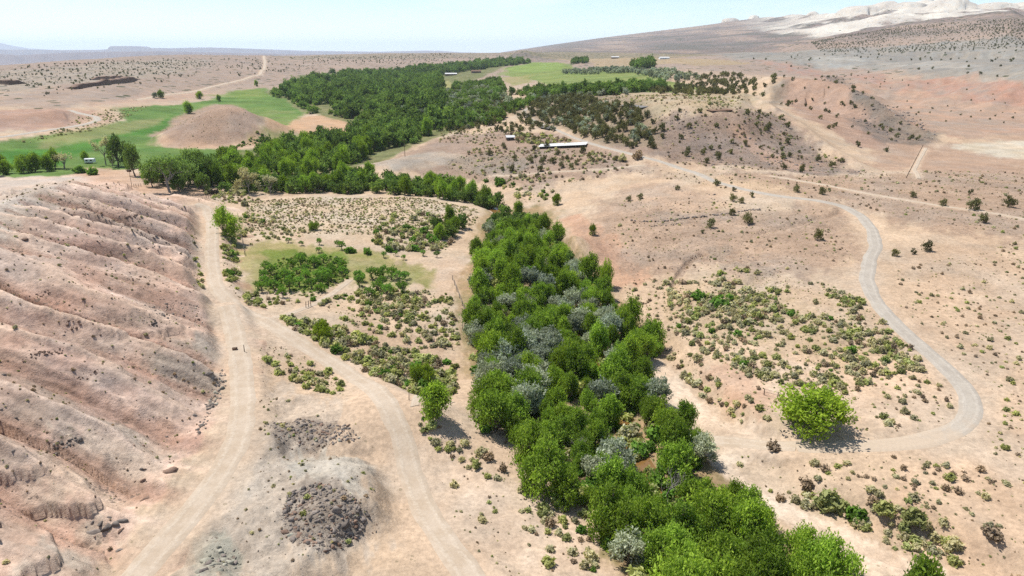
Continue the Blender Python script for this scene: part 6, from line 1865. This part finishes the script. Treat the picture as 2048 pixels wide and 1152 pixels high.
def car(u, v, rz, label):
    p = at(u, v)
    root = add("parked_car", None, loc=tuple(p), rot=(0, 0, rz), label=label, cat="car")
    L, w = 4.8, 1.8
    add("body", prism("body", [(-L / 2, .45), (L / 2, .45), (L / 2, .85), (L / 2 - .2, 1.0), (1.0, 1.08), (.35, 1.1), (-L / 2 + .1, 1.1), (-L / 2, .9)], -w / 2, w / 2, M_WHITE), parent=root)
    add("cabin", prism("cabin", [(-L / 2 + .15, 1.1), (.95, 1.1), (.35, 1.65), (-L / 2 + .5, 1.68)], -w / 2 + .08, w / 2 - .08, M_WHITE), parent=root)
    for s in (-1, 1):
        for y0, y1 in ((-1.7, -.75), (-.65, .25)):
            add("side_window", box_mesh("side_window", [(s * (w / 2 - .07), (y0 + y1) / 2, 1.38, .04, y1 - y0, .38, 0)], [M_GLASS]), parent=root)
        for y in (-1.45, 1.45):
            V, F = tube([[s * (w / 2 - .2), y, .36], [s * (w / 2 + .02), y, .36]], [.36, .36], 12)
            V = np.concatenate([V, [[s * (w / 2 + .02), y, .36]]])
            F3 = np.array([[12 + i, 12 + (i + 1) % 12, 24] for i in range(12)])
            add("wheel", new_mesh("wheel", V, [F, F3], [M_TYRE]), parent=root)
    add("windscreen", prism("windscreen", [(.97, 1.12), (1.0, 1.14), (.42, 1.62), (.38, 1.6)], -w / 2 + .15, w / 2 - .15, M_GLASS), parent=root)


car(402, 369, 1.3, "white car parked under the grey old trees")
car(420, 368, 1.9, "second white car parked at the thicket beside the first")

# ruined board hut and leaning board fence at the end of the straight road
p = at(426, 388)
root = add("ruined_hut", None, loc=tuple(p), rot=(0, 0, .35), label="collapsed dark board hut at the top of the straight dirt road", cat="hut")
for i in range(9):
    add("board", box_mesh("board", [(0, 0, .9, .42, .05, 2.1, 0)], [M_DARKW]), parent=root, loc=(-2 + i * .5, -1.6, 0), rot=(RNG.normal(0, .06), RNG.normal(0, .05), 0))
for i in range(7):
    add("board", box_mesh("board", [(0, 0, .7, .05, .44, 1.8, 0)], [M_DARKW]), parent=root, loc=(-2.2, -1.3 + i * .5, 0), rot=(RNG.normal(0, .05), RNG.normal(0, .06), 0))
for i in range(8):
    add("roof_board", box_mesh("roof_board", [(0, 0, 0, .5, 4.2, .06, 0)], [M_TIN if i % 3 else M_DARKW]), parent=root, loc=(-1.8 + i * .55, .2, 1.7 + RNG.normal(0, .06)), rot=(-.25 + RNG.normal(0, .07), .06, RNG.normal(0, .05)))
a, b = at(398, 404), at(420, 396)
root = add("board_fence", None, loc=tuple(a), rot=(0, 0, math.atan2(b[1] - a[1], b[0] - a[0])), label="leaning dark board fence beside the ruined hut", cat="fence")
Lf = math.hypot(b[0] - a[0], b[1] - a[1])
for i in range(14):
    add("board", box_mesh("board", [(0, 0, .55, .3, .05, 1.5 + RNG.normal(0, .15), 0)], [M_DARKW]), parent=root, loc=(Lf * i / 13, RNG.normal(0, .08), (b[2] - a[2]) * i / 13), rot=(RNG.normal(0, .1), RNG.normal(0, .06), 0))


def pole(u, v, h, r, tilt, label, arms=True, m=None, name="utility_pole", cat="pole"):
    p = at(u, v)
    root = add(name, None, loc=(p[0], p[1], p[2]), rot=(tilt[0], tilt[1], 0), label=label, cat=cat)
    V, F = tube([[0, 0, -.6], [0, 0, h * .5], [0, 0, h]], [r, r * .85, r * .7], 8)
    add("shaft", new_mesh("shaft", V, F, [m or M_WOOD], smooth=True), parent=root)
    if arms:
        add("crossarm", box_mesh("crossarm", [(0, .14, h - .6, 2.2, .12, .14, 0)], [m or M_WOOD]), parent=root)
        for x in (-.95, 0, .95):
            add("insulator", box_mesh("insulator", [(x, .14, h - .44, .1, .1, .2, 0)], [M_TIN]), parent=root)
    return root


pole(1812, 356, 14, .16, (0, .32), "leaning bare utility pole beside the faint sandy track", False)
pole(810, 314, 10, .16, (0, 0), "utility pole standing on the pale knoll beside the thicket")
pole(1078, 352, 8, .13, (0, -.25), "pale leaning pole below the slope track", False, M_DEAD)
pr = pole(264, 374, 6.5, .10, (0, 0), "thin post carrying a brown birdhouse above the yard fence", False, None, "birdhouse_post", "birdhouse")
add("birdhouse", box_mesh("birdhouse", [(0, 0, 6.9, 1.6, .8, .7, 0), (0, 0, 7.35, 2.0, 1.1, .18, 1)], [M_BROWN, M_DARKW]), parent=pr)


def rail_fence(px, n, h, label, rails=2):
    P = raycast(px); seg = np.r_[0, np.cumsum(np.hypot(np.diff(P[:, 0]), np.diff(P[:, 1])))]
    t = np.linspace(0, seg[-1], n)
    x = np.interp(t, seg, P[:, 0]); y = np.interp(t, seg, P[:, 1]); z = ground(x, y)
    root = add("fence", None, loc=(x[0], y[0], z[0]), label=label, cat="fence")
    for i in range(n):
        add("post", box_mesh("post", [(0, 0, h / 2 - .15, .13, .13, h + .3, 0)], [M_WOOD]), parent=root, loc=(x[i] - x[0], y[i] - y[0], z[i] - z[0]), rot=(RNG.normal(0, .05), RNG.normal(0, .05), 0))
    for k in range(rails):
        zz = h * (.5 + .42 * k)
        V, F = tube(np.stack([x - x[0], y - y[0], z - z[0] + zz], 1), np.full(n, .03), 4)
        add("wire", new_mesh("wire", V, F, [M_TIN]), parent=root)


rail_fence([(228, 370), (240, 372), (256, 374)], 7, 1.4, "short yard fence above the pink hill")
rail_fence([(268, 374), (282, 373)], 4, 1.4, "second short yard fence beside the birdhouse post")
rail_fence([(612, 616), (622, 613)], 3, 1.7, "gate posts where the sandy path enters the orchard")
rail_fence([(905, 560), (920, 600), (930, 625), (925, 660)], 8, 1.4, "wire fence along the creek strip beside the orchard")
rail_fence([(850, 660), (870, 690), (905, 700)], 6, 1.4, "wire fence corner in the brush beside the creek trees")
rail_fence([(1528, 790), (1570, 800), (1590, 820)], 4, 1.3, "thin post fence behind the lone bright tree")
rail_fence([(476, 432), (482, 470), (490, 510)], 6, 1.3, "wire fence beside the straight dirt road above the orchard")
pole(489, 704, 1.6, .09, (.05, .04), "short wooden marker post on the rim of the wide track", False, None, "marker_post", "post")
pole(818, 800, 1.5, .07, (0, .05), "thin post at the start of the sandy side track", False, None, "marker_post", "post")
p = at(470, 700)
r_ = add("crate", None, loc=tuple(p), rot=(0, 0, .2), label="small brown box lying on the wide dirt track", cat="crate")
add("box", box_mesh("box", [(0, 0, .22, .9, .6, .44, 0)], [M_BROWN]), parent=r_)
add("lid", box_mesh("lid", [(0, 0, .48, .96, .66, .06, 0)], [M_WOOD]), parent=r_)
for i, (u, v, h, w, lab) in enumerate([(1640, 905, 1.6, 1.2, "dark dead stump beside the gravel road's sandy end"), (1832, 1066, 1.8, 2.6, "bleached driftwood snag at the foot of an olive bush"), (1155, 915, 5, 5, "bare grey branches inside the creek strip"), (1060, 640, 7, 5, "grey dead tree among the cottonwoods beside the olive band"), (1000, 560, 6, 5, "grey dead tree at the orchard side of the creek strip"), (1330, 1010, 6, 5, "bare dead tree standing by the open creek bend")]):
    p = at(u, v)
    plant_tree("dead_snag", dead_shapes(560 + i, h, w), tuple(p), 1.0, 0.0, lab, "snag")

# ------------------------------------------------------------------ creek water
C = np.array(CREEK)[3:]
seg = np.r_[0, np.cumsum(np.hypot(np.diff(C[:, 0]), np.diff(C[:, 1])))]
t = np.linspace(0, seg[-1], 260)
x = np.interp(t, seg, C[:, 0]); y = np.interp(t, seg, C[:, 1])
for _ in range(3):
    x[1:-1] = (x[:-2] + x[1:-1] + x[2:]) / 3; y[1:-1] = (y[:-2] + y[1:-1] + y[2:]) / 3
tx, ty = np.gradient(x), np.gradient(y); l = np.hypot(tx, ty)
V = []
for o in (-2.0, -.7, .7, 2.0):
    V.append(np.stack([x - ty / l * o, y + tx / l * o, ground(x, y) + .12], 1))
V = np.stack(V, 1).reshape(-1, 3)
ix = np.arange(260 * 4).reshape(260, 4)
F = np.stack([ix[:-1, :-1], ix[:-1, 1:], ix[1:, 1:], ix[1:, :-1]], -1).reshape(-1, 4)
mw, ntw, bw = mat("creek_water")
bw.inputs["Base Color"].default_value = (*alb(150, 112, 66), 1); bw.inputs["Roughness"].default_value = .12; bw.inputs["Specular IOR Level"].default_value = .5
hw_ = NT(ntw); bp_ = hw_.n("ShaderNodeBump"); bp_.inputs["Strength"].default_value = .25; bp_.inputs["Distance"].default_value = .05
ntw.links.new(hw_.noise(4.0, 3, .5, hw_.n("ShaderNodeNewGeometry").outputs["Position"]), bp_.inputs["Height"]); ntw.links.new(bp_.outputs[0], bw.inputs["Normal"])
add("creek_water", new_mesh("creek_water", V, F, [mw], smooth=True), kind="structure")

# ------------------------------------------------------------------ haze: the dry air between here and the far mesas
hz = box_mesh("haze", [(0, 0, 160, 114000, 114000, 1340, 0)], [])
mh = bpy.data.materials.new("haze_air"); mh.use_nodes = True
nh = mh.node_tree; nh.nodes.clear()
oh = nh.nodes.new("ShaderNodeOutputMaterial"); pv = nh.nodes.new("ShaderNodeVolumePrincipled")
pv.inputs["Color"].default_value = (.72, .86, 1.0, 1)
pv.inputs["Density"].default_value = 3.4e-5
pv.inputs["Anisotropy"].default_value = 0.1
pv.inputs["Density Attribute"].default_value = ""
nh.links.new(pv.outputs[0], oh.inputs["Volume"])
hz.materials.append(mh)
add("haze", hz, label="thin blue haze of the dry air over the whole valley", cat="haze", kind="stuff")
